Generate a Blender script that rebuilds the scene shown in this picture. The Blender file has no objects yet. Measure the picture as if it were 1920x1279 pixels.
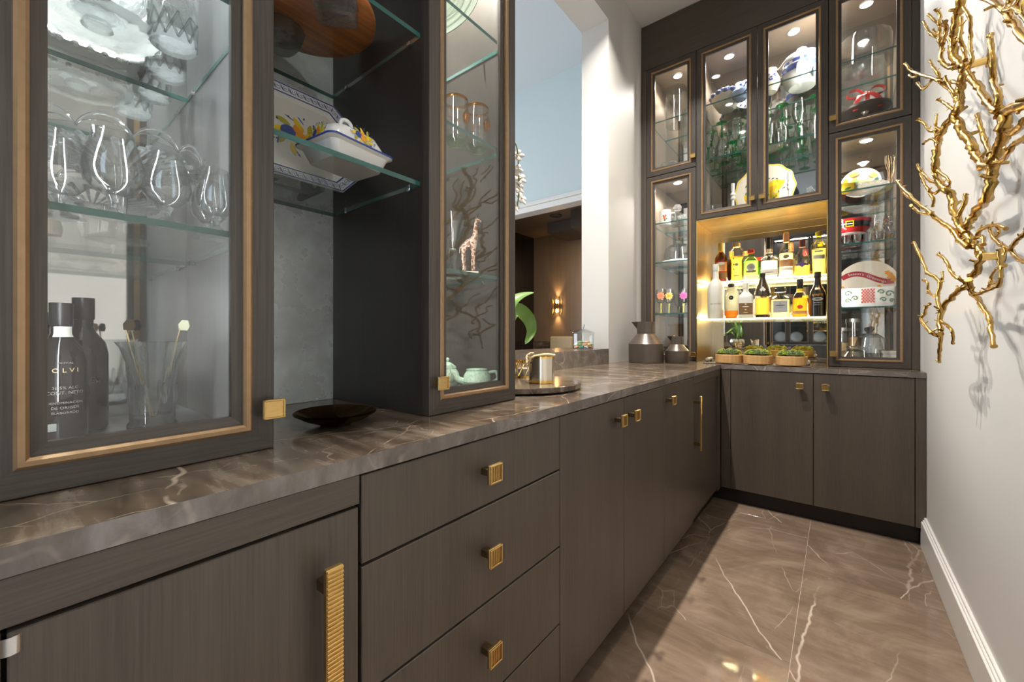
import bpy, bmesh, math, random
from mathutils import Vector, Matrix, Euler
random.seed(7)
PI = math.pi
sc = bpy.context.scene
C = sc.collection

# ------------------------------------------------------------------ camera, world, exposure
HC = 1.113
TH = math.radians(38.485)
FPX = 767.35
cam_d = bpy.data.cameras.new('camera')
cam = bpy.data.objects.new('camera', cam_d)
C.objects.link(cam)
cam.location = (0, 0, HC)
cam.rotation_euler = (PI / 2, 0, TH)
cam_d.sensor_width = 36
cam_d.lens = FPX / 1920 * 36
cam_d.shift_y = -12.16 / 1920
cam_d.clip_start = 0.02
sc.camera = cam

w = bpy.data.worlds.new('world')
sc.world = w
w.use_nodes = True
bg = w.node_tree.nodes['Background']
sky = w.node_tree.nodes.new('ShaderNodeTexSky')
sky.sky_type = 'HOSEK_WILKIE'
sky.turbidity = 3.0
w.node_tree.links.new(sky.outputs[0], bg.inputs[0])
bg.inputs[1].default_value = 0.6

sc.view_settings.view_transform = 'Standard'
sc.view_settings.look = 'None'
sc.view_settings.exposure = 0.25
sc.view_settings.gamma = 1
sc.view_settings.use_curve_mapping = False
sc.cycles.max_bounces = 14
sc.cycles.diffuse_bounces = 5
sc.cycles.glossy_bounces = 6
sc.cycles.transmission_bounces = 12
sc.cycles.transparent_max_bounces = 40
sc.cycles.caustics_reflective = False
sc.cycles.caustics_refractive = False
sc.cycles.blur_glossy = 0.3
sc.cycles.sample_clamp_indirect = 6

WARM = (1.0, 0.83, 0.62)
NEUT = (1.0, 0.94, 0.86)
COOL = (0.70, 0.85, 1.0)


def lamp(name, kind, loc, energy, color, rot=(0, 0, 0), size=0.1, size_y=None, spot=None, spread=None, blend=0.5):
    d = bpy.data.lights.new(name, kind)
    d.energy = energy
    d.color = color
    if kind == 'AREA':
        d.shape = 'RECTANGLE' if size_y else 'DISK'
        d.size = size
        if size_y:
            d.size_y = size_y
        if spread:
            d.spread = spread
    else:
        d.shadow_soft_size = size
    if kind == 'SPOT':
        d.spot_size = spot
        d.spot_blend = blend
    o = bpy.data.objects.new(name, d)
    o.location = loc
    o.rotation_euler = rot
    C.objects.link(o)
    return o


# daylight through the windows (pantry window behind the camera, tall windows of the adjoining room)
lamp('daylight_pantry', 'AREA', (0.62, -1.65, 1.75), 44, COOL, (0, PI / 2, 0), 2.4, 1.8)
lamp('daylight_hall', 'AREA', (-5.75, 0.6, 1.9), 215, (0.88, 0.94, 1.0), (0, -PI / 2, 0), 3.4, 5.0)
# recessed downlights of the pantry ceiling; the one above the drawers is added fill
DOWN = [(-0.90, 1.60, 350), (-0.90, 2.20, 290), (-0.10, 0.45, 40), (-0.15, -1.2, 80)]
for dx, dy, e in DOWN:
    if dx < -0.5:
        lamp('downlight_lamp', 'AREA', (dx, dy, 3.54), e * 0.088, NEUT, (0, 0, 0), 0.05, spread=math.radians(112))
        continue
    lamp('downlight_lamp', 'SPOT', (dx, dy, 3.535), e, NEUT, (0, 0, 0), 0.035, spot=math.radians(92), blend=0.75)


# ------------------------------------------------------------------ sight helper: a measured direction met with a real plane
_c, _s = math.cos(TH), math.sin(TH)


def _ray(px, py):
    a = (px - 960) / FPX
    return (-_s + a * _c, _c + a * _s, -(py - 627.34) / FPX)


def onX(px, py, X):
    r = _ray(px, py)
    t = X / r[0]
    return Vector((X, r[1] * t, HC + r[2] * t))


def onY(px, py, Y):
    r = _ray(px, py)
    t = Y / r[1]
    return Vector((r[0] * t, Y, HC + r[2] * t))


def onZ(px, py, Z):
    r = _ray(px, py)
    t = (Z - HC) / r[2]
    return Vector((r[0] * t, r[1] * t, Z))


# ------------------------------------------------------------------ materials
def newmat(name):
    m = bpy.data.materials.new(name)
    m.use_nodes = True
    nt = m.node_tree
    return m, nt, nt.nodes, nt.links, nt.nodes['Principled BSDF'], nt.nodes['Material Output']


def pm(name, col, rough=0.5, metal=0.0, var=0.0, scale=20, bump=0.0, coat=0.0, spec=0.5, trans=0.0, stretch=None, emis=None, estr=0):
    """plain procedural: colour with a little noise variation and optional fine relief"""
    m, nt, N, L, B, O = newmat(name)
    B.inputs['Base Color'].default_value = (*col, 1)
    B.inputs['Roughness'].default_value = rough
    B.inputs['Metallic'].default_value = metal
    B.inputs['Coat Weight'].default_value = coat
    B.inputs['Specular IOR Level'].default_value = spec
    B.inputs['Transmission Weight'].default_value = trans
    if emis:
        B.inputs['Emission Color'].default_value = (*emis, 1)
        B.inputs['Emission Strength'].default_value = estr
    if var or bump:
        tc = N.new('ShaderNodeTexCoord')
        mp = N.new('ShaderNodeMapping')
        if stretch:
            mp.inputs['Scale'].default_value = stretch
        no = N.new('ShaderNodeTexNoise')
        no.inputs['Scale'].default_value = scale
        no.inputs['Detail'].default_value = 4
        L.new(tc.outputs['Object'], mp.inputs[0])
        L.new(mp.outputs[0], no.inputs['Vector'])
        if var:
            mx = N.new('ShaderNodeMix')
            mx.data_type = 'RGBA'
            mx.inputs[6].default_value = (*[max(0, c * (1 - var)) for c in col], 1)
            mx.inputs[7].default_value = (*[min(1, c * (1 + var)) for c in col], 1)
            L.new(no.outputs[0], mx.inputs[0])
            L.new(mx.outputs[2], B.inputs['Base Color'])
        if bump:
            bp = N.new('ShaderNodeBump')
            bp.inputs['Strength'].default_value = bump
            bp.inputs['Distance'].default_value = 0.002
            L.new(no.outputs[0], bp.inputs['Height'])
            L.new(bp.outputs[0], B.inputs['Normal'])
    return m


def wood(name, axis='Z', col=(0.080, 0.063, 0.0495), rough=0.36, contrast=0.26, fine=260, coat=0.0):
    m, nt, N, L, B, O = newmat(name)
    tc = N.new('ShaderNodeTexCoord')
    mp = N.new('ShaderNodeMapping')
    k = {'X': 0, 'Y': 1, 'Z': 2}[axis]
    s = [1, 1, 1]
    s[k] = 0.025
    mp.inputs['Scale'].default_value = s
    L.new(tc.outputs['Object'], mp.inputs[0])
    n1 = N.new('ShaderNodeTexNoise')
    n1.inputs['Scale'].default_value = fine
    n1.inputs['Detail'].default_value = 5
    n1.inputs['Roughness'].default_value = 0.65
    n2 = N.new('ShaderNodeTexNoise')
    n2.inputs['Scale'].default_value = 12
    n2.inputs['Detail'].default_value = 3
    L.new(mp.outputs[0], n1.inputs['Vector'])
    L.new(mp.outputs[0], n2.inputs['Vector'])
    ad = N.new('ShaderNodeMath')
    ad.operation = 'MULTIPLY_ADD'
    ad.inputs[1].default_value = 0.65
    L.new(n1.outputs[0], ad.inputs[0])
    mu = N.new('ShaderNodeMath')
    mu.operation = 'MULTIPLY'
    mu.inputs[1].default_value = 0.35
    L.new(n2.outputs[0], mu.inputs[0])
    L.new(mu.outputs[0], ad.inputs[2])
    r = N.new('ShaderNodeValToRGB')
    r.color_ramp.elements[0].position = 0.34
    r.color_ramp.elements[1].position = 0.68
    r.color_ramp.elements[0].color = (*[c * (1 - contrast) for c in col], 1)
    r.color_ramp.elements[1].color = (*[c * (1 + contrast) for c in col], 1)
    L.new(ad.outputs[0], r.inputs[0])
    L.new(r.outputs[0], B.inputs['Base Color'])
    B.inputs['Roughness'].default_value = rough
    B.inputs['Coat Weight'].default_value = coat
    B.inputs['Coat Roughness'].default_value = 0.25
    bp = N.new('ShaderNodeBump')
    bp.inputs['Strength'].default_value = 0.18
    bp.inputs['Distance'].default_value = 0.001
    L.new(n1.outputs[0], bp.inputs['Height'])
    L.new(bp.outputs[0], B.inputs['Normal'])
    return m


def stone(name, dark, light, rust, rough=0.16, veincol=(0.55, 0.45, 0.36), stretch=(1, 1, 1), scale=3.0, vein=0.012, seed=0.0, veinscale=1.6, streak=0.0, streak_rot=0.0, warp=0.15):
    m, nt, N, L, B, O = newmat(name)
    tc = N.new('ShaderNodeTexCoord')
    mp = N.new('ShaderNodeMapping')
    mp.inputs['Scale'].default_value = stretch
    mp.inputs['Location'].default_value = (seed, seed * 1.7, seed * 0.6)
    L.new(tc.outputs['Object'], mp.inputs[0])

    def noise(sc_, det, dist, vec=None):
        n = N.new('ShaderNodeTexNoise')
        n.inputs['Scale'].default_value = sc_
        n.inputs['Detail'].default_value = det
        n.inputs['Distortion'].default_value = dist
        n.inputs['Roughness'].default_value = 0.62
        L.new((vec or mp).outputs[0], n.inputs['Vector'])
        return n
    a = noise(scale, 9, 1.2)
    mps = N.new('ShaderNodeMapping')
    mps.inputs['Rotation'].default_value = (0.0, 0.0, streak_rot)
    mps.inputs['Scale'].default_value = (2.0, 15.0, 6.0)
    L.new(mp.outputs[0], mps.inputs[0])
    st = noise(1.6, 7, 0.5, mps)
    mm = N.new('ShaderNodeMix')
    mm.data_type = 'FLOAT'
    mm.inputs[0].default_value = streak
    L.new(a.outputs[0], mm.inputs[2])
    L.new(st.outputs[0], mm.inputs[3])
    r = N.new('ShaderNodeValToRGB')
    e = r.color_ramp.elements
    e[0].position = 0.38
    e[0].color = (*dark, 1)
    e[1].position = 0.62
    e[1].color = (*light, 1)
    k = e.new(0.50)
    k.color = (*rust, 1)
    L.new(mm.outputs[0], r.inputs[0])
    prev = r.outputs[0]
    # thin healed cracks: warped cell borders, broken up by a mask
    wn_ = noise(2.2, 4, 0.0)
    wv = N.new('ShaderNodeVectorMath')
    wv.operation = 'MULTIPLY_ADD'
    wv.inputs[1].default_value = (warp, warp, warp)
    L.new(wn_.outputs[1], wv.inputs[0])
    L.new(mp.outputs[0], wv.inputs[2])
    for i, (vs, th, amt) in enumerate(((veinscale, vein, 0.75), (veinscale * 2.3, vein * 1.3, 0.4))):
        mp2 = N.new('ShaderNodeMapping')
        mp2.inputs['Location'].default_value = (3.3 * i + seed, 1.1, 7.7 * i)
        mp2.inputs['Rotation'].default_value = (0.2, 0.3, 0.5 + 1.1 * i)
        mp2.inputs['Scale'].default_value = (1, 0.5, 1)
        L.new(wv.outputs[0], mp2.inputs[0])
        vo = N.new('ShaderNodeTexVoronoi')
        vo.feature = 'DISTANCE_TO_EDGE'
        vo.inputs['Scale'].default_value = vs
        L.new(mp2.outputs[0], vo.inputs['Vector'])
        s3 = N.new('ShaderNodeMapRange')
        s3.inputs[1].default_value = th * 0.25
        s3.inputs[2].default_value = th
        s3.inputs[3].default_value = amt
        s3.inputs[4].default_value = 0.0
        L.new(vo.outputs['Distance'], s3.inputs[0])
        g = noise(vs * 1.7, 3, 0)
        s4 = N.new('ShaderNodeMapRange')
        s4.inputs[1].default_value = 0.42
        s4.inputs[2].default_value = 0.60
        L.new(g.outputs[0], s4.inputs[0])
        s5 = N.new('ShaderNodeMath')
        s5.operation = 'MULTIPLY'
        L.new(s3.outputs[0], s5.inputs[0])
        L.new(s4.outputs[0], s5.inputs[1])
        mx = N.new('ShaderNodeMix')
        mx.data_type = 'RGBA'
        mx.inputs[7].default_value = (*veincol, 1)
        L.new(s5.outputs[0], mx.inputs[0])
        L.new(prev, mx.inputs[6])
        prev = mx.outputs[2]
    L.new(prev, B.inputs['Base Color'])
    B.inputs['Roughness'].default_value = rough
    return m


def thin_glass(name, tint=(1, 1, 1), gloss=1.0, edge=0.0, edgecol=(0.9, 0.95, 0.93), ior=1.5):
    """clear sheet or blown glass: see-through with Fresnel reflections; rims read a little denser"""
    m, nt, N, L, B, O = newmat(name)
    N.remove(B)
    t = N.new('ShaderNodeBsdfTransparent')
    t.inputs[0].default_value = (*tint, 1)
    g = N.new('ShaderNodeBsdfGlossy')
    g.inputs['Roughness'].default_value = 0.015
    # Schlick reflectance from the facing angle, the same on both sides of a sheet
    lf = N.new('ShaderNodeLayerWeight')
    lf.inputs[0].default_value = 0.5
    pw = N.new('ShaderNodeMath')
    pw.operation = 'POWER'
    pw.inputs[1].default_value = 5
    L.new(lf.outputs['Facing'], pw.inputs[0])
    mu = N.new('ShaderNodeMath')
    mu.operation = 'MULTIPLY_ADD'
    mu.inputs[1].default_value = 0.96 * min(1, gloss)
    mu.inputs[2].default_value = 0.04 * gloss
    mu.use_clamp = True
    L.new(pw.outputs[0], mu.inputs[0])
    mx = N.new('ShaderNodeMixShader')
    src = t.outputs[0]
    if edge:
        d = N.new('ShaderNodeBsdfTransparent')
        d.inputs[0].default_value = (*[c * 0.62 for c in edgecol], 1)
        lw = N.new('ShaderNodeLayerWeight')
        lw.inputs[0].default_value = 0.25
        m2 = N.new('ShaderNodeMath')
        m2.operation = 'MULTIPLY'
        m2.inputs[1].default_value = edge
        m2.use_clamp = True
        L.new(lw.outputs['Facing'], m2.inputs[0])
        mx2 = N.new('ShaderNodeMixShader')
        L.new(m2.outputs[0], mx2.inputs[0])
        L.new(t.outputs[0], mx2.inputs[1])
        L.new(d.outputs[0], mx2.inputs[2])
        src = mx2.outputs[0]
    L.new(mu.outputs[0], mx.inputs[0])
    L.new(src, mx.inputs[1])
    L.new(g.outputs[0], mx.inputs[2])
    L.new(mx.outputs[0], O.inputs[0])
    return m


def crystal(name, tint=(1, 1, 1), clear=0.4, bump=0.0, bscale=60, ior=1.5, milk=0.0):
    """heavy cut glass: refracting, partly clear"""
    m, nt, N, L, B, O = newmat(name)
    N.remove(B)
    g = N.new('ShaderNodeBsdfGlass')
    g.inputs['Color'].default_value = (*tint, 1)
    g.inputs['Roughness'].default_value = 0.0
    g.inputs['IOR'].default_value = ior
    t = N.new('ShaderNodeBsdfTransparent')
    t.inputs[0].default_value = (*tint, 1)
    mx = N.new('ShaderNodeMixShader')
    mx.inputs[0].default_value = clear
    L.new(g.outputs[0], mx.inputs[1])
    L.new(t.outputs[0], mx.inputs[2])
    last = mx
    if milk:
        tr = N.new('ShaderNodeBsdfTranslucent')
        tr.inputs[0].default_value = (0.9, 0.91, 0.9, 1)
        last = N.new('ShaderNodeMixShader')
        last.inputs[0].default_value = milk
        L.new(mx.outputs[0], last.inputs[1])
        L.new(tr.outputs[0], last.inputs[2])
    L.new(last.outputs[0], O.inputs[0])
    if bump:
        tc = N.new('ShaderNodeTexCoord')
        v = N.new('ShaderNodeTexVoronoi')
        v.inputs['Scale'].default_value = bscale
        L.new(tc.outputs['Object'], v.inputs['Vector'])
        bp = N.new('ShaderNodeBump')
        bp.inputs['Strength'].default_value = bump
        bp.inputs['Distance'].default_value = 0.004
        L.new(v.outputs['Distance'], bp.inputs['Height'])
        L.new(bp.outputs[0], g.inputs['Normal'])
    return m


def mirror_mat(name, col=(0.8, 0.82, 0.82), rough=0.02, mottle=0.0, scale=6.0, metal=1.0):
    m, nt, N, L, B, O = newmat(name)
    B.inputs['Metallic'].default_value = metal
    B.inputs['Base Color'].default_value = (*col, 1)
    B.inputs['Roughness'].default_value = rough
    if mottle:
        tc = N.new('ShaderNodeTexCoord')
        a = N.new('ShaderNodeTexNoise')
        a.inputs['Scale'].default_value = scale
        a.inputs['Detail'].default_value = 4
        a.inputs['Roughness'].default_value = 0.55
        L.new(tc.outputs['Object'], a.inputs['Vector'])
        r = N.new('ShaderNodeValToRGB')
        r.color_ramp.elements[0].position = 0.30
        r.color_ramp.elements[1].position = 0.62
        r.color_ramp.elements[0].color = (*[c * (1 - mottle) for c in col], 1)
        r.color_ramp.elements[1].color = (*col, 1)
        L.new(a.outputs[0], r.inputs[0])
        L.new(r.outputs[0], B.inputs['Base Color'])
        mr = N.new('ShaderNodeMapRange')
        mr.inputs[1].default_value = 0.35
        mr.inputs[2].default_value = 0.65
        mr.inputs[3].default_value = rough * 1.8
        mr.inputs[4].default_value = rough
        L.new(a.outputs[0], mr.inputs[0])
        L.new(mr.outputs[0], B.inputs['Roughness'])
    return m


def emit(name, col, s):
    m, nt, N, L, B, O = newmat(name)
    N.remove(B)
    e = N.new('ShaderNodeEmission')
    e.inputs[0].default_value = (*col, 1)
    e.inputs[1].default_value = s
    L.new(e.outputs[0], O.inputs[0])
    return m


def liquid(name, col):
    m, nt, N, L, B, O = newmat(name)
    N.remove(B)
    t = N.new('ShaderNodeBsdfTransparent')
    t.inputs[0].default_value = (*col, 1)
    d = N.new('ShaderNodeBsdfTranslucent')
    d.inputs[0].default_value = (*[min(1, c * 1.0) for c in col], 1)
    mx = N.new('ShaderNodeMixShader')
    mx.inputs[0].default_value = 0.32
    L.new(t.outputs[0], mx.inputs[1])
    L.new(d.outputs[0], mx.inputs[2])
    L.new(mx.outputs[0], O.inputs[0])
    return m


WOODV = wood('dark_oak', 'Z')
WOODY = wood('dark_oak_rail', 'Y')
WOODX = wood('dark_oak_rail_across', 'X')
WOODIN = wood('dark_oak_inside', 'Z', (0.036, 0.030, 0.026), 0.34)
WOODC = wood('grey_oak_inside', 'Z', (0.045, 0.039, 0.033), 0.34, 0.3, 200)
WOODG = wood('daylit_grey_inside', 'Z', (0.17, 0.17, 0.168), 0.32, 0.15, 200)  # cool cast of the daylight is put into this wood colour
WOODB = wood('taupe_inside', 'Z', (0.20, 0.155, 0.112), 0.32, 0.15, 200)
WOODF = wood('brushed_oak_frame', 'Z', (0.062, 0.050, 0.041), 0.38, 0.5, 190)
WOODFY = wood('brushed_oak_frame_rail', 'Y', (0.062, 0.050, 0.041), 0.38, 0.5, 190)
WOODFX = wood('brushed_oak_frame_rail_across', 'X', (0.062, 0.050, 0.041), 0.38, 0.5, 190)
GOLDB = pm('bronze_gold_paint', (0.34, 0.215, 0.115), 0.38, 0.55, 0.18, 60, 0.05)
BRASS = pm('brushed_brass', (0.62, 0.42, 0.16), 0.30, 1.0, 0.22, 50, 0.06, stretch=(1, 1, 12))
BRASSD = pm('dark_brass', (0.22, 0.15, 0.08), 0.4, 1.0)
BRASSW = pm('brass_lining', (0.72, 0.52, 0.22), 0.28, 1.0, 0.15, 9, 0.02, stretch=(2, 2, 0.3))
CHROME = pm('chrome', (0.75, 0.76, 0.78), 0.12, 1.0, 0.02)
TOE = pm('toe_kick_black', (0.012, 0.010, 0.009), 0.4, 0, 0.1)
GAP = pm('joint_shadow', (0.01, 0.008, 0.007), 0.8, 0, 0.1)
COUNTER = stone('brown_quartzite', (0.042, 0.031, 0.022), (0.205, 0.165, 0.128), (0.102, 0.072, 0.049), 0.17, (0.46, 0.36, 0.27), (1.0, 1.0, 1.0), 4.2, 0.010, 0.0, 5.5, 0.62, 1.05)
EDGE = stone('brown_quartzite_edge', (0.10, 0.083, 0.072), (0.26, 0.235, 0.22), (0.16, 0.135, 0.12), 0.32, (0.45, 0.36, 0.30), (1.0, 1.0, 1.0), 6.0, 0.014, 4.0, 5.0, 0.4, 0.7)  # leathered edge; its daylight sheen is put into the greyer colour
TILES = [stone('brown_marble_tile_%d' % i, (0.135, 0.093, 0.064), (0.25, 0.182, 0.133), (0.188, 0.132, 0.094), 0.055, (0.55, 0.46, 0.37), (1, 1, 1), 2.6, 0.0042, 2.7 * i + 1, 1.35, 0.3, 0.4, 0.09) for i in range(3)]
GROUT = pm('grout', (0.40, 0.33, 0.27), 0.8, 0, 0.1)
WALL = pm('white_wall_paint', (0.60, 0.58, 0.55), 0.55, 0, 0.015, 3, 0.02)
CEIL = pm('white_ceiling_paint', (0.68, 0.66, 0.63), 0.7, 0, 0.01, 3)
TRIMW = pm('white_trim_gloss', (0.72, 0.70, 0.67), 0.28, 0, 0.01, 3)
BLUEW = pm('pale_blue_wall', (0.52, 0.60, 0.62), 0.6, 0, 0.015, 3)
HALLC = pm('hall_ceiling', (0.62, 0.66, 0.69), 0.7, 0, 0.01, 3)
BROWNP = wood('brown_panel', 'Z', (0.20, 0.135, 0.085), 0.35, 0.12, 30)
BROWNC = pm('brown_ceiling', (0.13, 0.085, 0.05), 0.4, 0, 0.12, 3)
DARKP = pm('dark_lacquer_panel', (0.018, 0.013, 0.010), 0.12, 0, 0.1, 3)
MIRA = mirror_mat('antique_mirror', (0.80, 0.88, 0.91), 0.22, 0.30, 13.0, 0.25)
MIRC = mirror_mat('cabinet_mirror', (0.84, 0.85, 0.84), 0.025, 0.10, 3.0)
MIRB = mirror_mat('bar_mirror', (0.82, 0.82, 0.80), 0.015)
PANE = thin_glass('glass_pane', (0.985, 0.99, 0.99), 1.5)
SHELF = thin_glass('glass_shelf', (0.965, 0.982, 0.976), 1.0)
TEAL = pm('glass_cut_edge', (0.032, 0.135, 0.118), 0.12, 0, 0.1, 8, trans=0.25)
GLASS = thin_glass('clear_glass', (0.985, 0.99, 0.99), 2.4, 0.6)
CRYS = crystal('cut_crystal', (0.98, 0.99, 0.99), 0.22, 0.6, 55, milk=0.14)
CRYSL = crystal('light_cut_crystal', (0.98, 0.99, 0.99), 0.45, 0.6, 70, milk=0.22)
CRYS2 = crystal('plain_crystal', (0.98, 0.99, 0.99), 0.18, milk=0.04)
GREENG = crystal('green_stem_glass', (0.30, 0.80, 0.50), 0.4)
AMBERG = crystal('amber_glass', (0.90, 0.58, 0.18), 0.3, 0.5, 90)
LED = emit('led_disc', (1.0, 0.93, 0.80), 26)
LEDW = emit('light_strip', (1.0, 0.86, 0.55), 10)
WHITEC = pm('white_glazed_ceramic', (0.82, 0.81, 0.77), 0.14, 0, 0.02, 8)
CREAMC = pm('cream_glazed_ceramic', (0.78, 0.72, 0.60), 0.16, 0, 0.03, 8)
BLUEC = pm('cobalt_glaze', (0.05, 0.085, 0.32), 0.16, 0, 0.25, 30)
LBLUEC = pm('pale_blue_glaze', (0.32, 0.42, 0.62), 0.16, 0, 0.2, 30)
YELC = pm('lemon_yellow_glaze', (0.86, 0.62, 0.03), 0.18, 0, 0.15, 20)
ORAC = pm('orange_glaze', (0.85, 0.36, 0.03), 0.18, 0, 0.15, 20)
LEAFC = pm('leaf_green_glaze', (0.05, 0.17, 0.05), 0.2, 0, 0.35, 30)
OLIVEC = pm('olive_glaze', (0.45, 0.40, 0.04), 0.2, 0, 0.3, 30)
BLACK = pm('black_lacquer', (0.012, 0.012, 0.013), 0.25, 0, 0.1)
DARKCAP = pm('dark_capsule', (0.020, 0.016, 0.018), 0.35, 0, 0.1)
RED = pm('red_glaze', (0.55, 0.02, 0.02), 0.18, 0, 0.1)
REDRIB = pm('red_satin_ribbon', (0.50, 0.03, 0.03), 0.3, 0, 0.1, 40)
GREENC = pm('celadon_relief_glaze', (0.44, 0.60, 0.46), 0.2, 0, 0.5, 150, 1.0)
GOLD = pm('polished_gold', (0.90, 0.60, 0.20), 0.13, 1.0, 0.12, 30, 0.1)
GOLDBR = pm('cast_gold_bronze', (0.50, 0.31, 0.09), 0.27, 1.0, 0.4, 55, 0.9)
SILVERG = pm('champagne_metal', (0.80, 0.72, 0.60), 0.20, 1.0, 0.03)
SILVER = pm('silver_plate', (0.90, 0.89, 0.86), 0.30, 1.0, 0.08, 20, 0.05)
ACACIA = wood('acacia', 'Y', (0.70, 0.25, 0.075), 0.3, 0.6, 40)
OAKL = wood('pale_wood_planter', 'Z', (0.56, 0.32, 0.12), 0.45, 0.25, 60)
MOSS = pm('moss', (0.27, 0.24, 0.03), 0.9, 0, 0.7, 90, 1.0)
SUCC = pm('succulent_green', (0.14, 0.21, 0.09), 0.5, 0, 0.4, 40)
SUCCL = pm('lime_succulent', (0.30, 0.42, 0.03), 0.5, 0, 0.3, 40)
LEAF = pm('orchid_leaf', (0.12, 0.24, 0.03), 0.32, 0, 0.25, 14)
PETAL = pm('white_petal', (0.66, 0.60, 0.54), 0.5, 0, 0.04, 20)
IRID = pm('iridescent_glaze', (0.50, 0.46, 0.34), 0.12, 0.75, 0.5, 8)
GREYV = pm('bronze_grey_clay', (0.105, 0.082, 0.066), 0.34, 0.35, 0.12, 16, 0.08)
ROPE = pm('cream_rope', (0.70, 0.55, 0.32), 0.6, 0, 0.2, 90, 0.4)
SMOKE = crystal('smoked_glass', (0.42, 0.34, 0.24), 0.3)
LEATHER = pm('tan_leather', (0.46, 0.36, 0.22), 0.4, 0, 0.1, 30, 0.1)
PAPER = pm('label_paper', (0.75, 0.72, 0.65), 0.6, 0, 0.04, 40)
INKB = pm('dim_white_print', (0.30, 0.28, 0.25), 0.5, 0, 0.03)
INKG = pm('gold_print', (0.70, 0.55, 0.28), 0.4, 0.3, 0.05)
INKW = pm('white_print', (0.75, 0.73, 0.68), 0.5, 0, 0.03)
INKD = pm('dark_print', (0.03, 0.03, 0.03), 0.5, 0, 0.03)
INKGR = pm('grey_print', (0.30, 0.30, 0.27), 0.5, 0, 0.03)
INKR = pm('red_print', (0.60, 0.06, 0.03), 0.5, 0, 0.03)
WINEG = pm('dark_bottle_glass', (0.018, 0.014, 0.013), 0.08, 0, 0.1, spec=0.6)


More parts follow.
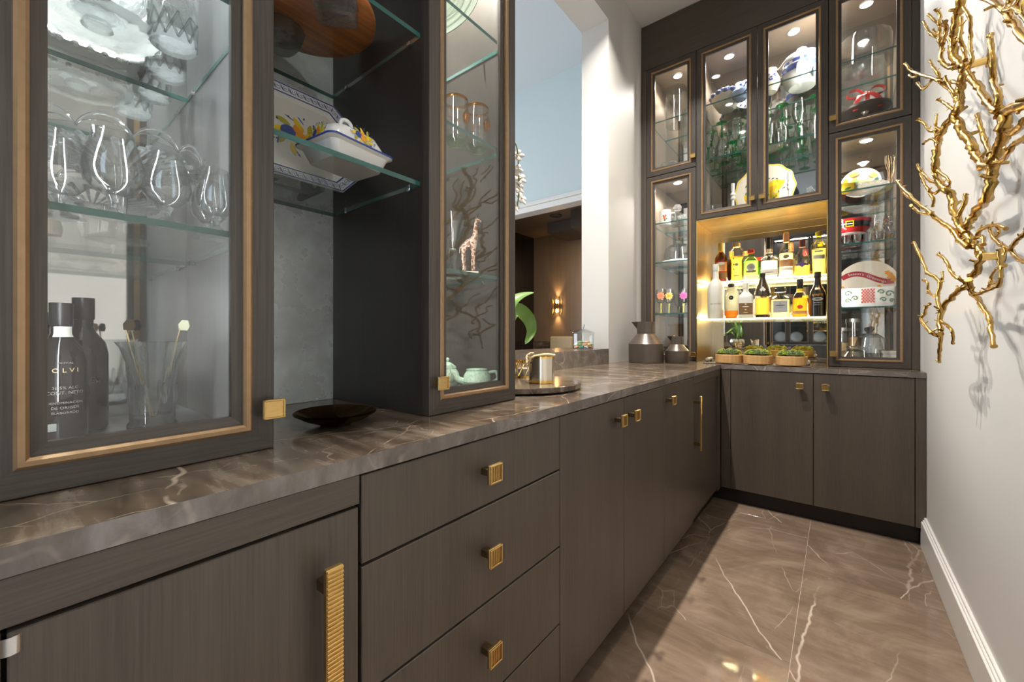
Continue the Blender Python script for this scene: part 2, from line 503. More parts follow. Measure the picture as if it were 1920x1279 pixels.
# ------------------------------------------------------------------ mesh builder
class MB:
    def __init__(s):
        s.v, s.f, s.m = [], [], []

    def add(s, vs, fs, mi=0):
        o = len(s.v)
        s.v.extend([tuple(p) for p in vs])
        for f in fs:
            s.f.append([i + o for i in f])
            s.m.append(mi)
        return s

    def box(s, x0, x1, y0, y1, z0, z1, b=0.0, mi=0):
        x0, x1 = min(x0, x1), max(x0, x1)
        y0, y1 = min(y0, y1), max(y0, y1)
        z0, z1 = min(z0, z1), max(z0, z1)
        b = min(b, (x1 - x0) * 0.45, (y1 - y0) * 0.45, (z1 - z0) * 0.45)
        if b <= 0:
            vs = [(x, y, z) for z in (z0, z1) for y in (y0, y1) for x in (x0, x1)]
            return s.add(vs, [(0, 2, 3, 1), (4, 5, 7, 6), (0, 1, 5, 4), (2, 6, 7, 3), (0, 4, 6, 2), (1, 3, 7, 5)], mi)
        lo, hi = (x0, y0, z0), (x1, y1, z1)
        vs, idx = [], {}
        for cx in (0, 1):
            for cy in (0, 1):
                for cz in (0, 1):
                    for a in range(3):
                        p = []
                        for k, cc in enumerate((cx, cy, cz)):
                            e = hi[k] if cc else lo[k]
                            if k != a:
                                e += -b if cc else b
                            p.append(e)
                        idx[(cx, cy, cz, a)] = len(vs)
                        vs.append(p)
        fs = []
        for a in range(3):
            o1, o2 = [(1, 2), (2, 0), (0, 1)][a]
            for cc in (0, 1):
                q = []
                for u, v in ((0, 0), (1, 0), (1, 1), (0, 1)):
                    k = [0, 0, 0]
                    k[a], k[o1], k[o2] = cc, u, v
                    q.append(idx[(*k, a)])
                fs.append(q if cc else q[::-1])
        for a in range(3):
            o1, o2 = [(1, 2), (2, 0), (0, 1)][a]
            for u in (0, 1):
                for v in (0, 1):
                    k0, k1 = [0, 0, 0], [0, 0, 0]
                    k0[a], k1[a] = 0, 1
                    k0[o1] = k1[o1] = u
                    k0[o2] = k1[o2] = v
                    q = [idx[(*k0, o1)], idx[(*k1, o1)], idx[(*k1, o2)], idx[(*k0, o2)]]
                    fs.append(q if (u ^ v) else q[::-1])
        for cx in (0, 1):
            for cy in (0, 1):
                for cz in (0, 1):
                    q = [idx[(cx, cy, cz, a)] for a in range(3)]
                    fs.append(q if (cx + cy + cz) % 2 else q[::-1])
        return s.add(vs, fs, mi)

    def lathe(s, prof, n=28, c=(0, 0, 0), mod=None, mi=0, cap0=True, cap1=True, M=None):
        """prof: (radius, z) list; mod(theta, t)->radius factor"""
        vs, fs = [], []
        k = len(prof)
        for i, (r, z) in enumerate(prof):
            for j in range(n):
                th = 2 * PI * j / n
                q = r * (mod(th, i / (k - 1)) if mod else 1)
                p = Vector((q * math.cos(th), q * math.sin(th), z))
                if M:
                    p = M @ p
                vs.append((p[0] + c[0], p[1] + c[1], p[2] + c[2]))
        for i in range(k - 1):
            for j in range(n):
                a, b_ = i * n + j, i * n + (j + 1) % n
                fs.append((a, b_, b_ + n, a + n))
        if cap0 and prof[0][0] > 1e-5:
            fs.append([j for j in range(n)][::-1])
        if cap1 and prof[-1][0] > 1e-5:
            fs.append([(k - 1) * n + j for j in range(n)])
        return s.add(vs, fs, mi)

    def tube(s, pts, rad, n=8, mi=0, flat=None):
        pts = [Vector(p) for p in pts]
        k = len(pts)
        if not hasattr(rad, '__len__'):
            rad = [rad] * k
        t0 = (pts[1] - pts[0]).normalized()
        up = Vector((0, 0, 1)) if abs(t0.z) < 0.9 else Vector((1, 0, 0))
        u = t0.cross(up).normalized()
        vs, fs = [], []
        for i in range(k):
            if i == 0:
                t = t0
            elif i == k - 1:
                t = (pts[i] - pts[i - 1]).normalized()
            else:
                t = ((pts[i] - pts[i - 1]).normalized() + (pts[i + 1] - pts[i]).normalized())
                t = t.normalized() if t.length > 1e-6 else t0
            u = (u - t * u.dot(t))
            u = u.normalized() if u.length > 1e-6 else t.orthogonal().normalized()
            v = t.cross(u)
            for j in range(n):
                th = 2 * PI * j / n
                vs.append(pts[i] + (u * math.cos(th) + v * math.sin(th) * (flat or 1)) * rad[i])
        for i in range(k - 1):
            for j in range(n):
                a, b_ = i * n + j, i * n + (j + 1) % n
                fs.append((a, b_, b_ + n, a + n))
        fs.append([j for j in range(n)][::-1])
        fs.append([(k - 1) * n + j for j in range(n)])
        return s.add(vs, fs, mi)

    def prism(s, poly, z0, z1, mi=0, M=None, inset=0.0):
        n = len(poly)
        vs = [(x, y, z0) for x, y in poly] + [(x, y, z1) for x, y in poly]
        if M:
            vs = [M @ Vector(p) for p in vs]
        fs = [list(range(n))[::-1], list(range(n, 2 * n))] + [(i, (i + 1) % n, n + (i + 1) % n, n + i) for i in range(n)]
        return s.add(vs, fs, mi)

    def ball(s, c, r, n=12, m=8, sq=(1, 1, 1), mi=0):
        prof = []
        vs, fs = [], []
        for i in range(1, m):
            ph = PI * i / m
            for j in range(n):
                th = 2 * PI * j / n
                vs.append((c[0] + r * sq[0] * math.sin(ph) * math.cos(th), c[1] + r * sq[1] * math.sin(ph) * math.sin(th), c[2] - r * sq[2] * math.cos(ph)))
        b0 = len(vs)
        vs.append((c[0], c[1], c[2] - r * sq[2]))
        vs.append((c[0], c[1], c[2] + r * sq[2]))
        for i in range(m - 2):
            for j in range(n):
                a, b_ = i * n + j, i * n + (j + 1) % n
                fs.append((a, b_, b_ + n, a + n))
        for j in range(n):
            fs.append(((j + 1) % n, j, b0))
            fs.append(((m - 2) * n + j, (m - 2) * n + (j + 1) % n, b0 + 1))
        return s.add(vs, fs, mi)

    def ring(s, face, u0, u1, v0, v1, prof):
        """closed mitred frame: prof = (inset, outward) section swept round a rectangle; slot 1 takes the level members"""
        ax, pl = face
        n = len(prof)
        vs = []
        for i, w_ in prof:
            for (u, v) in ((u0 + i, v0 + i), (u1 - i, v0 + i), (u1 - i, v1 - i), (u0 + i, v1 - i)):
                vs.append((pl + w_, u, v) if ax == 'X' else (u, pl - w_, v))
        o = len(s.v)
        s.v.extend(vs)
        for k in range(n):
            k2 = (k + 1) % n
            for j in range(4):
                j2 = (j + 1) % 4
                q = [k * 4 + j, k * 4 + j2, k2 * 4 + j2, k2 * 4 + j]
                if ax == 'Y':
                    pass
                s.f.append([o + x for x in q])
                s.m.append(1 if j in (0, 2) else 0)
        return s

    def xf(s, M, start=0):
        for i in range(start, len(s.v)):
            s.v[i] = tuple(M @ Vector(s.v[i]))
        return s

    def build(s, name, mats, parent=None, world=True, ang=35, flat=False, kind=None):
        me = bpy.data.meshes.new(name)
        vs = s.v
        if parent is not None and world:
            Mi = wmat(parent).inverted()
            vs = [Mi @ Vector(p) for p in vs]
        me.from_pydata([tuple(p) for p in vs], [], s.f)
        if not isinstance(mats, (list, tuple)):
            mats = [mats]
        for m in mats:
            me.materials.append(m)
        if len(mats) > 1:
            me.polygons.foreach_set('material_index', s.m)
        me.validate()
        if not flat:
            me.polygons.foreach_set('use_smooth', [True] * len(me.polygons))
            me.set_sharp_from_angle(angle=math.radians(ang))
        me.update()
        o = bpy.data.objects.new(name, me)
        C.objects.link(o)
        if parent is not None:
            o.parent = parent
        if kind:
            o['kind'] = kind
        return o


def wmat(o):
    M = o.matrix_basis.copy()
    while o.parent is not None:
        o = o.parent
        M = o.matrix_basis @ M
    return M


def tag(o, label=None, cat=None, group=None, kind=None):
    if label:
        o['label'] = label
    if cat:
        o['category'] = cat
    if group:
        o['group'] = group
    if kind:
        o['kind'] = kind
    return o


def T(name, label, cat, loc=(0, 0, 0), rot=(0, 0, 0), group=None):
    o = bpy.data.objects.new(name, None)
    o.empty_display_size = 0.05
    C.objects.link(o)
    o.location = loc
    o.rotation_euler = rot
    return tag(o, label, cat, group)


def kids(o):
    return [x for x in C.objects if x.parent == o]


def dup(root, loc, rot=None, label=None, group=None):
    r = root.copy()
    C.objects.link(r)
    r.location = loc
    if rot is not None:
        r.rotation_euler = rot
    if label:
        r['label'] = label
    if group:
        r['group'] = group
    for ch in list(root.children):
        c = ch.copy()
        C.objects.link(c)
        c.parent = r
        for g in list(ch.children):
            d = g.copy()
            C.objects.link(d)
            d.parent = c
    return r


def struct(name, mb, m, parent=None, **k):
    o = mb.build(name, m, parent, **k)
    o['kind'] = 'structure'
    return o


def lat(name, prof, m, parent, n=28, mod=None, c=(0, 0, 0), M=None, ang=35, cap0=True, cap1=True):
    return MB().lathe(prof, n, c, mod, 0, cap0, cap1, M).build(name, m, parent, world=False, ang=ang)


_fonts = {}


def text_faces(s, size):
    """letters as flat polygons (x right, y up), centred"""
    cu = bpy.data.curves.new('lettering', 'FONT')
    cu.body = s
    cu.size = size
    cu.align_x = 'CENTER'
    cu.align_y = 'CENTER'
    cu.resolution_u = 2
    o = bpy.data.objects.new('lettering', cu)
    C.objects.link(o)
    dg = bpy.context.evaluated_depsgraph_get()
    ev = o.evaluated_get(dg)
    me = bpy.data.meshes.new_from_object(ev)
    vs = [tuple(v.co) for v in me.vertices]
    fs = [tuple(p.vertices) for p in me.polygons]
    bpy.data.objects.remove(o)
    bpy.data.curves.remove(cu)
    bpy.data.meshes.remove(me)
    return vs, fs


def smooth_path(pts, sub=4):
    """Catmull-Rom through points"""
    P = [Vector(p) for p in pts]
    out = []
    for i in range(len(P) - 1):
        p0 = P[max(0, i - 1)]
        p1, p2 = P[i], P[i + 1]
        p3 = P[min(len(P) - 1, i + 2)]
        for k in range(sub):
            t = k / sub
            out.append(0.5 * ((2 * p1) + (p2 - p0) * t + (2 * p0 - 5 * p1 + 4 * p2 - p3) * t * t + (3 * p1 - p0 - 3 * p2 + p3) * t ** 3))
    out.append(P[-1])
    return out
# ------------------------------------------------------------------ shell of the pantry
XW, XL = 0.3626, -1.23           # right wall face, left wall face
CZ = 3.565                       # ceiling
CT = 0.915                       # worktop height
YB = 3.68                        # back wall face
XA = -0.609                      # left base cabinet fronts
YF = 3.0                         # back base cabinet fronts
XU = -0.769                      # left upper doors
YU = 3.207                       # back upper doors
XE = -0.6066                     # worktop edge

fl = struct('floor', MB().box(-1.5, 0.5, -3.7, 3.8, -0.06, -0.0012), GROUT)
k = 0
for (x0, x1, off) in ((-0.735, -0.125, 1.67), (-0.125, 0.485, 2.37)):
    y = off - 1.22 * 5
    while y < 3.1:
        b = MB().box(x0 + 0.0009, min(x1, 0.37) - 0.0009, max(y, -3.6) + 0.0009, min(y + 1.22, 3.2) - 0.0009, -0.012, 0.0, 0.0005)
        if y + 1.22 > -3.6:
            b.build('floor_tile', TILES[k % 3], fl)
            k += 1
        y += 1.22
struct('ceiling', MB().box(-1.5, 0.5, -3.7, 3.8, CZ, CZ + 0.1), CEIL)
# right wall with a window behind the camera
struct('wall_right', MB().box(XW, XW + 0.14, -0.75, 3.8, 0, CZ).box(XW, XW + 0.14, -2.55, -0.75, 2.95, CZ)
       .box(XW, XW + 0.14, -2.55, -0.75, 0, 0.55).box(XW, XW + 0.14, -3.7, -2.55, 0, CZ), WALL)
wn = struct('window_1', MB().box(XW + 0.05, XW + 0.09, -2.55, -2.50, 0.55, 2.95).box(XW + 0.05, XW + 0.09, -0.80, -0.75, 0.55, 2.95)
            .box(XW + 0.05, XW + 0.09, -2.5, -0.8, 0.55, 0.60).box(XW + 0.05, XW + 0.09, -2.5, -0.8, 2.90, 2.95).box(XW + 0.05, XW + 0.09, -1.675, -1.625, 0.6, 2.9), TRIMW)
MB().box(XW + 0.065, XW + 0.071, -2.5, -0.8, 0.6, 2.9).build('window_pane', PANE, wn)
struct('wall_back', MB().box(-1.5, 0.5, YB, YB + 0.1, 0, CZ), WALL)
struct('wall_front', MB().box(-1.5, 0.5, -3.7, -3.6, 0, CZ), WALL)
# left wall with the pass-through
XJ = -1.437
struct('wall_left', MB().box(XJ, XL, -3.7, 0.992, 0, CZ).box(XJ, XL, 2.612, 3.8, 0, CZ)
       .box(XJ, XL, 0.992, 2.612, 3.277, CZ).box(XJ, XL, 0.992, 2.612, 0, 0.914), WALL)
# tall profiled baseboard along the right wall
bb = MB()
for (t, z0, z1) in ((0.021, 0, 0.138), (0.015, 0.138, 0.148), (0.010, 0.148, 0.160)):
    bb.box(XW - t, XW, -0.75, 3.02, z0, z1, 0.002)
struct('baseboard_right', bb, TRIMW)
# recessed ceiling lights
for i, (dx, dy, e) in enumerate(DOWN):
    r = T('downlight', 'round recessed downlight in the pantry ceiling %s' % ['over the worktop before the pass-through', 'over the worktop near the far end', 'added above the drawers to light the fronts', 'beside the pantry window'][i], 'light', (dx, dy, CZ - 0.012))
    lat('trim_ring', [(0.036, 0.012), (0.055, 0.012), (0.055, 0.004), (0.050, 0.0), (0.040, 0.0), (0.036, 0.004)], TRIMW, r, 24, cap0=False, cap1=False)
    lat('lamp_disc', [(0.0, 0.008), (0.036, 0.008), (0.036, 0.0115), (0, 0.0115)], emit('downlight_glow_%d' % i, NEUT, 14), r, 20)

# ------------------------------------------------------------------ rooms beyond the pass-through
HY = 3.87
struct('floor_hall', MB().box(-6.2, XJ, -3.7, 5.8, -0.06, 0), pm('hall_floor', (0.30, 0.24, 0.19), 0.25, 0, 0.15, 3))
struct('ceiling_hall', MB().box(-6.2, XJ, -3.7, HY + 0.12, 4.0, 4.1), HALLC)
struct('wall_hall_far', MB().box(-6.2, -4.6, HY, HY + 0.12, 0, 4.0).box(-4.6, XJ, HY, HY + 0.12, 2.60, 4.0), BLUEW)
struct('wall_hall_left', MB().box(-6.2, -6.1, -3.7, HY, 0, 0.25).box(-6.2, -6.1, -3.7, HY, 3.6, 4.0).box(-6.2, -6.1, -3.7, -1.9, 0.25, 3.6).box(-6.2, -6.1, 3.1, HY, 0.25, 3.6), BLUEW)
struct('wall_hall_near', MB().box(-6.2, XJ, -3.8, -3.7, 0, 4.0), BLUEW)
struct('wall_hall_above', MB().box(XJ, XJ + 0.02, -3.7, HY, CZ, 4.0), BLUEW)
ww = MB().box(-6.17, -6.12, -1.9, 3.1, 0.25, 0.32).box(-6.17, -6.12, -1.9, 3.1, 3.53, 3.6).box(-6.17, -6.12, -1.9, 3.1, 2.5, 2.56)
for yy in (-1.9, -0.65, 0.58, 1.83, 3.04):
    ww.box(-6.17, -6.12, yy, yy + 0.06, 0.25, 3.6)
w2 = struct('window_2', ww, pm('dark_window_frame', (0.02, 0.022, 0.025), 0.4, 0, 0.1))
for yy in (-1.84, -0.59, 0.64, 1.89):
    MB().box(-6.148, -6.142, yy, yy + 1.17, 0.32, 3.53).build('window_pane', PANE, w2)
# stepped header trim of the opening into the dining room
struct('trim_1', MB().box(-4.6, XJ, HY - 0.03, HY + 0.13, 2.535, 2.60, 0.004).box(-4.6, XJ, HY - 0.045, HY - 0.005, 2.60, 2.625, 0.003).box(-4.6, XJ, HY - 0.02, HY, 2.625, 2.655, 0.003), TRIMW)
struct('ceiling_dining', MB().box(-4.75, -0.6, HY + 0.12, 5.8, 2.75, 2.85), BROWNC)
struct('wall_dining_far', MB().box(-4.75, -0.6, 5.68, 5.78, 0, 2.75), BROWNP)
struct('wall_dining_right', MB().box(-1.0, -0.9, HY + 0.12, 5.8, 0, 2.75), BROWNP)
dp = MB()
for i in range(5):
    dp.box(-4.16, -4.04, 3.99 + i * 0.34, 3.99 + i * 0.34 + 0.332, 0, 2.75, 0.003)
struct('wall_dining_left', dp, DARKP)
struct('trim_2', MB().box(-4.04, -1.0, 5.655, 5.68, 0, 1.0, 0.003), COUNTER)
struct('ceiling_recess', MB().box(-3.35, -1.0, 5.05, 5.66, 2.60, 2.75, 0.004).box(-2.75, -1.0, 4.7, 5.05, 2.52, 2.75, 0.004), pm('dark_bulkhead', (0.05, 0.034, 0.022), 0.4, 0, 0.1))
r = T('downlight', 'dark unlit round downlight in the brown dining ceiling', 'light', (-3.03, 4.78, 2.738))
lat('trim_ring', [(0.055, 0.012), (0.085, 0.012), (0.085, 0.004), (0.07, 0), (0.055, 0.002)], BLACK, r, 24, cap0=False, cap1=False)
lat('baffle', [(0, 0.006), (0.055, 0.006), (0.055, 0.0115), (0, 0.0115)], DARKP, r, 20)

# wall sconce made of upright metal rods
sp = onY(1043, 574, 5.62)
r = T('wall_sconce', 'bronze rod wall sconce glowing up and down the brown panelled wall', 'sconce', sp)
MB().box(-0.05, 0.05, 0.035, 0.058, -0.10, 0.10, 0.004).build('back_plate', BRASSD, r, world=False)
for i in range(9):
    a = PI * (i / 8 - 1)
    h = 0.12 + 0.03 * math.sin(i * 2.4)
    MB().tube([(0.085 * math.cos(a), 0.03 + 0.055 * math.sin(a), -h), (0.085 * math.cos(a), 0.03 + 0.055 * math.sin(a), h)], 0.008, 8).build('rod', BRASSD, r, world=False)
for zz in (0.075, -0.075):
    MB().ball((0, 0.012, zz), 0.022, 12, 8, (1, 0.8, 1.4)).build('bulb', emit('sconce_bulb', (1, 0.62, 0.25), 60), r, world=False)
lamp('sconce_lamp_up', 'SPOT', sp + Vector((0, 0.015, 0.12)), 9, (1, 0.66, 0.32), (PI - 0.12, 0, 0), 0.02, spot=math.radians(75), blend=1)
lamp('sconce_lamp_down', 'SPOT', sp + Vector((0, 0.015, -0.12)), 9, (1, 0.66, 0.32), (0.12, 0, 0), 0.02, spot=math.radians(75), blend=1)

lamp('dining_fill', 'AREA', (-2.4, 4.75, 2.5), 34, (1, 0.80, 0.55), (0.25, 0, 0), 0.5)  # added fill that brightens the dining room, without a fitting
# dining chair seen over the ledge
cp = onY(1040, 640, 5.2)
r = T('dining_chair', 'tan leather dining chair standing by the panelled wall beyond the pass-through', 'chair', (cp.x, 5.2, 0))
MB().box(-0.2, 0.2, 0.16, 0.23, 0.40, 1.085, 0.02).build('backrest', LEATHER, r, world=False)
MB().box(-0.21, 0.21, -0.24, 0.23, 0.40, 0.48, 0.02).build('seat', LEATHER, r, world=False)
for sx in (-0.18, 0.18):
    for sy in (-0.2, 0.2):
        MB().tube([(sx, sy, 0.40), (sx * 1.06, sy * 1.08, 0)], [0.02, 0.013], 8).build('leg', DARKP, r, world=False)


# ------------------------------------------------------------------ worktop and ledge
wt = T('worktop', 'L-shaped brown quartzite worktop on the dark base cabinets', 'worktop', (XE, YF, CT - 0.029))


def slab(name, poly, z0, z1, parent):
    b = MB()
    n = len(poly)
    vs = [(x, y, z0) for x, y in poly] + [(x, y, z1) for x, y in poly]
    b.add(vs, [list(range(n))[::-1], list(range(n, 2 * n))], 0)
    b.add(vs, [(i, (i + 1) % n, n + (i + 1) % n, n + i) for i in range(n)], 1)
    return b.build(name, [COUNTER, EDGE], parent, flat=True)


slab('slab', [(XL + 0.003, -0.9), (XE, -0.9), (XE, YF - 0.004), (XW - 0.002, YF - 0.004), (XW - 0.002, YB - 0.003), (XL + 0.003, YB - 0.003)], CT - 0.029, CT, wt)
ld = T('serving_ledge', 'raised stone serving ledge lying in the pass-through opening', 'ledge', (-1.42, 1.8, CT))
slab('slab', [(-1.60, 0.996), (-1.226, 0.996), (-1.226, 2.609), (-1.60, 2.609)], CT + 0.0005, 1.015, ld)


# ------------------------------------------------------------------ cabinet hardware
def frameL(u, v, w):      # left run: u along Y, w out into the aisle
    return (XA + w, u, v)


def fbox(mb, face, u0, u1, v0, v1, w0, w1, b=0.0):
    """box on a cabinet front; face = ('X', plane) or ('Y', plane); w counts outwards"""
    ax, pl = face
    if ax == 'X':
        return mb.box(pl + w0, pl + w1, u0, u1, v0, v1, b)
    return mb.box(u0, u1, pl - w1, pl - w0, v0, v1, b)


def knob(parent, face, u, v, s=0.040, w0=0.0):
    b = MB()
    fbox(b, face, u - 0.009, u + 0.009, v - 0.007, v + 0.007, w0, w0 + 0.030)
    n0 = len(b.f)
    p = b
    h = s / 2
    fbox(p, face, u - h, u + h, v - h, v + h, w0 + 0.028, w0 + 0.034, 0.001)
    for (a0, a1, b0, b1) in ((-h, -h + .004, -h, h), (h - .004, h, -h, h), (-h + .004, h - .004, -h, -h + .004), (-h + .004, h - .004, h - .004, h)):
        fbox(p, face, u + a0, u + a1, v + b0, v + b1, w0 + 0.034, w0 + 0.038, 0.001)
    for i in range(5):
        q = -h + .005 + (s - .010) * (i + .5) / 5
        fbox(p, face, u + q - .002, u + q + .002, v - h + .005, v + h - .005, w0 + 0.0335, w0 + 0.0355)
    p.m = [0 if i < n0 else 1 for i in range(len(p.f))]
    return p.build('knob', [BRASSD, BRASS], parent)


def pull(parent, face, u, v0, v1, wd=0.026, rib=True):
    b = MB()
    for v in (v0 + 0.035, v1 - 0.035):
        fbox(b, face, u - 0.008, u + 0.008, v - 0.008, v + 0.008, 0, 0.034)
    n0 = len(b.f)
    g = b
    fbox(g, face, u - wd / 2, u + wd / 2, v0, v1, 0.030, 0.039, 0.001)
    n = int((v1 - v0) / 0.0062)
    for i in range(n):
        z = v0 + (v1 - v0) * (i + 0.5) / n
        fbox(g, face, u - wd / 2 + .0005, u + wd / 2 - .0005, z - .0019, z + .0019, 0.0385, 0.0415, 0.0008)
    g.m = [0 if i < n0 else 1 for i in range(len(g.f))]
    return g.build('handle', [BRASSD, BRASS], parent)


LX = ('X', XA)
BY = ('Y', YF)
LU = ('X', XU)
BU = ('Y', YU)
G = 0.0016


def front(parent, face, name, u0, u1, v0, v1, m=WOODV, t=0.021):
    b = MB()
    fbox(b, face, u0 + G, u1 - G, v0 + G, v1 - G, -t, 0, 0.0012)
    return b.build(name, m, parent)



ZD0, ZD1 = 0.093, 0.8835
# near appliance cabinet
c = T('appliance_cabinet', 'dark oak fronted undercounter appliance with ribbed brass handle beside the drawers', 'cabinet', (-0.9, 0.18, 0))
MB().box(-1.22, XA - .0225, -0.9, 0.3685, 0.09, CT - .0295).build('carcass', GAP, c)
b = MB()
fbox(b, LX, -0.9, 0.3665, 0.838, CT - .0295, -0.021, 0.0015, 0.001)
b.build('top_rail', WOODY, c)
d = front(c, LX, 'door', 0.004, 0.3665, ZD0, 0.834)
pull(d, LX, 0.305, 0.29, 0.775)
MB().tube([(XA - .006, 0.0075, 0.812), (XA - .006, 0.0075, 0.829)], 0.0095, 12).tube([(XA - .006, 0.024, 0.8215), (XA - .006, 0.0015, 0.8215)], 0.005, 8).build('hinge', CHROME, d)
b = MB()
fbox(b, LX, -0.9, 0.002, ZD0, 0.834, -0.021, -0.001, 0.001)
b.build('side_panel', WOODV, c)
MB().box(-1.1, -0.665, -0.9, 0.3685, 0, 0.09).build('toe_kick', TOE, c)
# drawer unit
c = T('drawer_cabinet', 'dark oak base unit with four drawers and square brass knobs', 'cabinet', (-0.9, 0.675, 0))
MB().box(-1.22, XA - .0225, 0.3695, 0.9805, 0.09, CT - .0295).build('carcass', GAP, c)
for v0, v1, kz in ((0.735, ZD1, 0.814), (0.519, 0.733, 0.636), (0.303, 0.517, 0.424), (ZD0, 0.301, 0.20)):
    d = front(c, LX, 'drawer', 0.3695, 0.9815, v0, v1)
    knob(d, LX, 0.667, kz)
MB().box(-1.1, -0.665, 0.3695, 0.9805, 0, 0.09).build('toe_kick', TOE, c)
# door pair and single door
c = T('double_door_cabinet', 'dark oak base cabinet with two doors meeting at brass knobs', 'cabinet', (-0.9, 1.42, 0))
MB().box(-1.22, XA - .0225, 0.9815, 1.8655, 0.09, CT - .0295).build('carcass', GAP, c)
for u0, u1, ku in ((0.9815, 1.422, 1.350), (1.422, 1.866, 1.468)):
    d = front(c, LX, 'door', u0, u1, ZD0, ZD1)
    knob(d, LX, ku, 0.815)
MB().box(-1.1, -0.665, 0.9815, 1.8655, 0, 0.09).build('toe_kick', TOE, c)
c = T('single_door_cabinet', 'dark oak base cabinet with one door before the corner appliance', 'cabinet', (-0.9, 2.1, 0))
MB().box(-1.22, XA - .0225, 1.8665, 2.3395, 0.09, CT - .0295).build('carcass', GAP, c)
d = front(c, LX, 'door', 1.866, 2.34, ZD0, ZD1)
knob(d, LX, 1.90, 0.816)
MB().box(-1.1, -0.665, 1.8665, 2.3395, 0, 0.09).build('toe_kick', TOE, c)
# corner appliance with its recessed panel
c = T('appliance_cabinet', 'dark oak panelled appliance with slim brass bar handle in the corner', 'cabinet', (-0.9, 2.65, 0))
MB().box(-1.22, XA - .034, 2.3405, YF + .02, 0.09, CT - .0295).build('carcass', GAP, c)
b = MB()
fbox(b, LX, 2.3405, YF - .003, 0.842, CT - .0295, -0.033, 0.0, 0.001)
fbox(b, LX, 2.925, YF - .003, ZD0, 0.842, -0.033, 0.0, 0.001)
b.build('surround', WOODY, c)
d = MB()
fbox(d, LX, 2.343, 2.922, ZD0, 0.838, -0.033, -0.012, 0.001)
d = d.build('door', WOODV, c)
pull(d, ('X', XA - 0.012), 2.40, 0.475, 0.775, 0.014)
MB().box(-1.1, -0.665, 2.3405, YF + .06, 0, 0.09).build('toe_kick', TOE, c)
# back run
c = T('double_door_cabinet', 'dark oak base cabinet under the bar with two brass-knobbed doors', 'cabinet', (-0.12, 3.3, 0))
MB().box(-0.60, XW - .002, YF + .0225, YB - .004, 0.10, CT - .0295).build('carcass', GAP, c)
for q0, q1 in ((-0.606, -0.5505), (0.3215, XW - .002)):
    b = MB()
    fbox(b, BY, q0, q1, 0.10, CT - .0295, -0.021, 0, 0.001)
    b.build('filler', WOODV, c)
for u0, u1, ku in ((-0.549, -0.111, -0.176), (-0.111, 0.320, -0.054)):
    d = front(c, BY, 'door', u0, u1, 0.10, ZD1)
    knob(d, BY, ku, 0.806, 0.036)
MB().box(-0.66, XW - .022, YF + .055, YB - .3, 0, 0.10).build('toe_kick', TOE, c)


# ------------------------------------------------------------------ glass-door cabinets
def glass_door(parent, face, u0, u1, v0, v1, hu=None, hv=None, fo=0.034, fb=0.013, fi=0.015):
    """dark stiles and rails, raised gold bead, inner frame, pane, brass tab handle"""
    t = 0.022
    wh = WOODFY if face[0] == 'X' else WOODFX
    d = MB().ring(face, u0, u1, v0, v1, [(0, -t), (0, -.0012), (.0012, 0), (fo, 0), (fo, -t)]).build('door', [WOODF, wh], parent, flat=True)
    a = fo
    MB().ring(face, u0, u1, v0, v1, [(a, -.018), (a, .001), (a + .0035, .004), (a + fb - .0035, .004), (a + fb, .0), (a + fb, -.018)]).build('gold_bead', [GOLDB, GOLDB], d, flat=True)
    a = fo + fb
    MB().ring(face, u0, u1, v0, v1, [(a, -.020), (a, -.006), (a + fi, -.008), (a + fi, -.020)]).build('inner_frame', [WOODF, wh], d, flat=True)
    p = MB()
    e = fo + fb + fi - 0.003
    fbox(p, face, u0 + e, u1 - e, v0 + e, v1 - e, -0.016, -0.012)
    p.build('glass_pane', PANE, d)
    if hu is not None:
        s = 0.034
        b = MB()
        fbox(b, face, hu - 0.010, hu + 0.010, hv - 0.008, hv + 0.008, 0, 0.02)
        fbox(b, face, hu - s / 2, hu + s / 2, hv - s / 2 * 0.95, hv + s / 2 * .95, 0.018, 0.024, 0.001)
        for (a0, a1, b0, b1) in ((-s / 2, s / 2, -s / 2, -s / 2 + .003), (-s / 2, s / 2, s / 2 - .003, s / 2), (-s / 2, -s / 2 + .003, -s / 2, s / 2), (s / 2 - .003, s / 2, -s / 2, s / 2)):
            fbox(b, face, hu + a0, hu + a1, hv + b0 * .95, hv + b1 * .95, 0.024, 0.027, 0.0008)
        b.build('handle', BRASS, d)
    return d


def shelf(parent, x0, x1, y0, y1, z, t=0.010, m=None):
    b = MB()
    vs = [(x, y, zz) for zz in (z - t, z) for y in (y0, y1) for x in (x0, x1)]
    b.add(vs, [(0, 2, 3, 1), (4, 5, 7, 6)], 0)
    b.add(vs, [(0, 1, 5, 4), (2, 6, 7, 3), (0, 4, 6, 2), (1, 3, 7, 5)], 1)
    return b.build('glass_shelf', [m or SHELF, TEAL], parent, flat=True)


def pins(parent, axis, pts):
    b = MB()
    for (x, y, z, dx, dy) in pts:
        b.tube([(x, y, z), (x + dx, y + dy, z)], 0.003, 6)
    b.build('shelf_pins', CHROME, parent, kind='stuff')


def puck(parent, x, y, z, e=2.2, col=NEUT, r=0.03):
    p = lat_w('light', [(r + .006, 0), (r + .006, -0.007), (r, -0.008), (r, 0)], TRIMW, parent, (x, y, z), 20)
    q = MB().lathe([(0, -0.006), (r, -0.006), (r, -0.0065), (0, -0.0065)], 18, (x, y, z)).build('light_disc', LED, p)
    lamp('puck_lamp', 'SPOT', (x, y, z - 0.011), e * 36, col, (0, 0, 0), 0.018, spot=math.radians(150), blend=0.6)


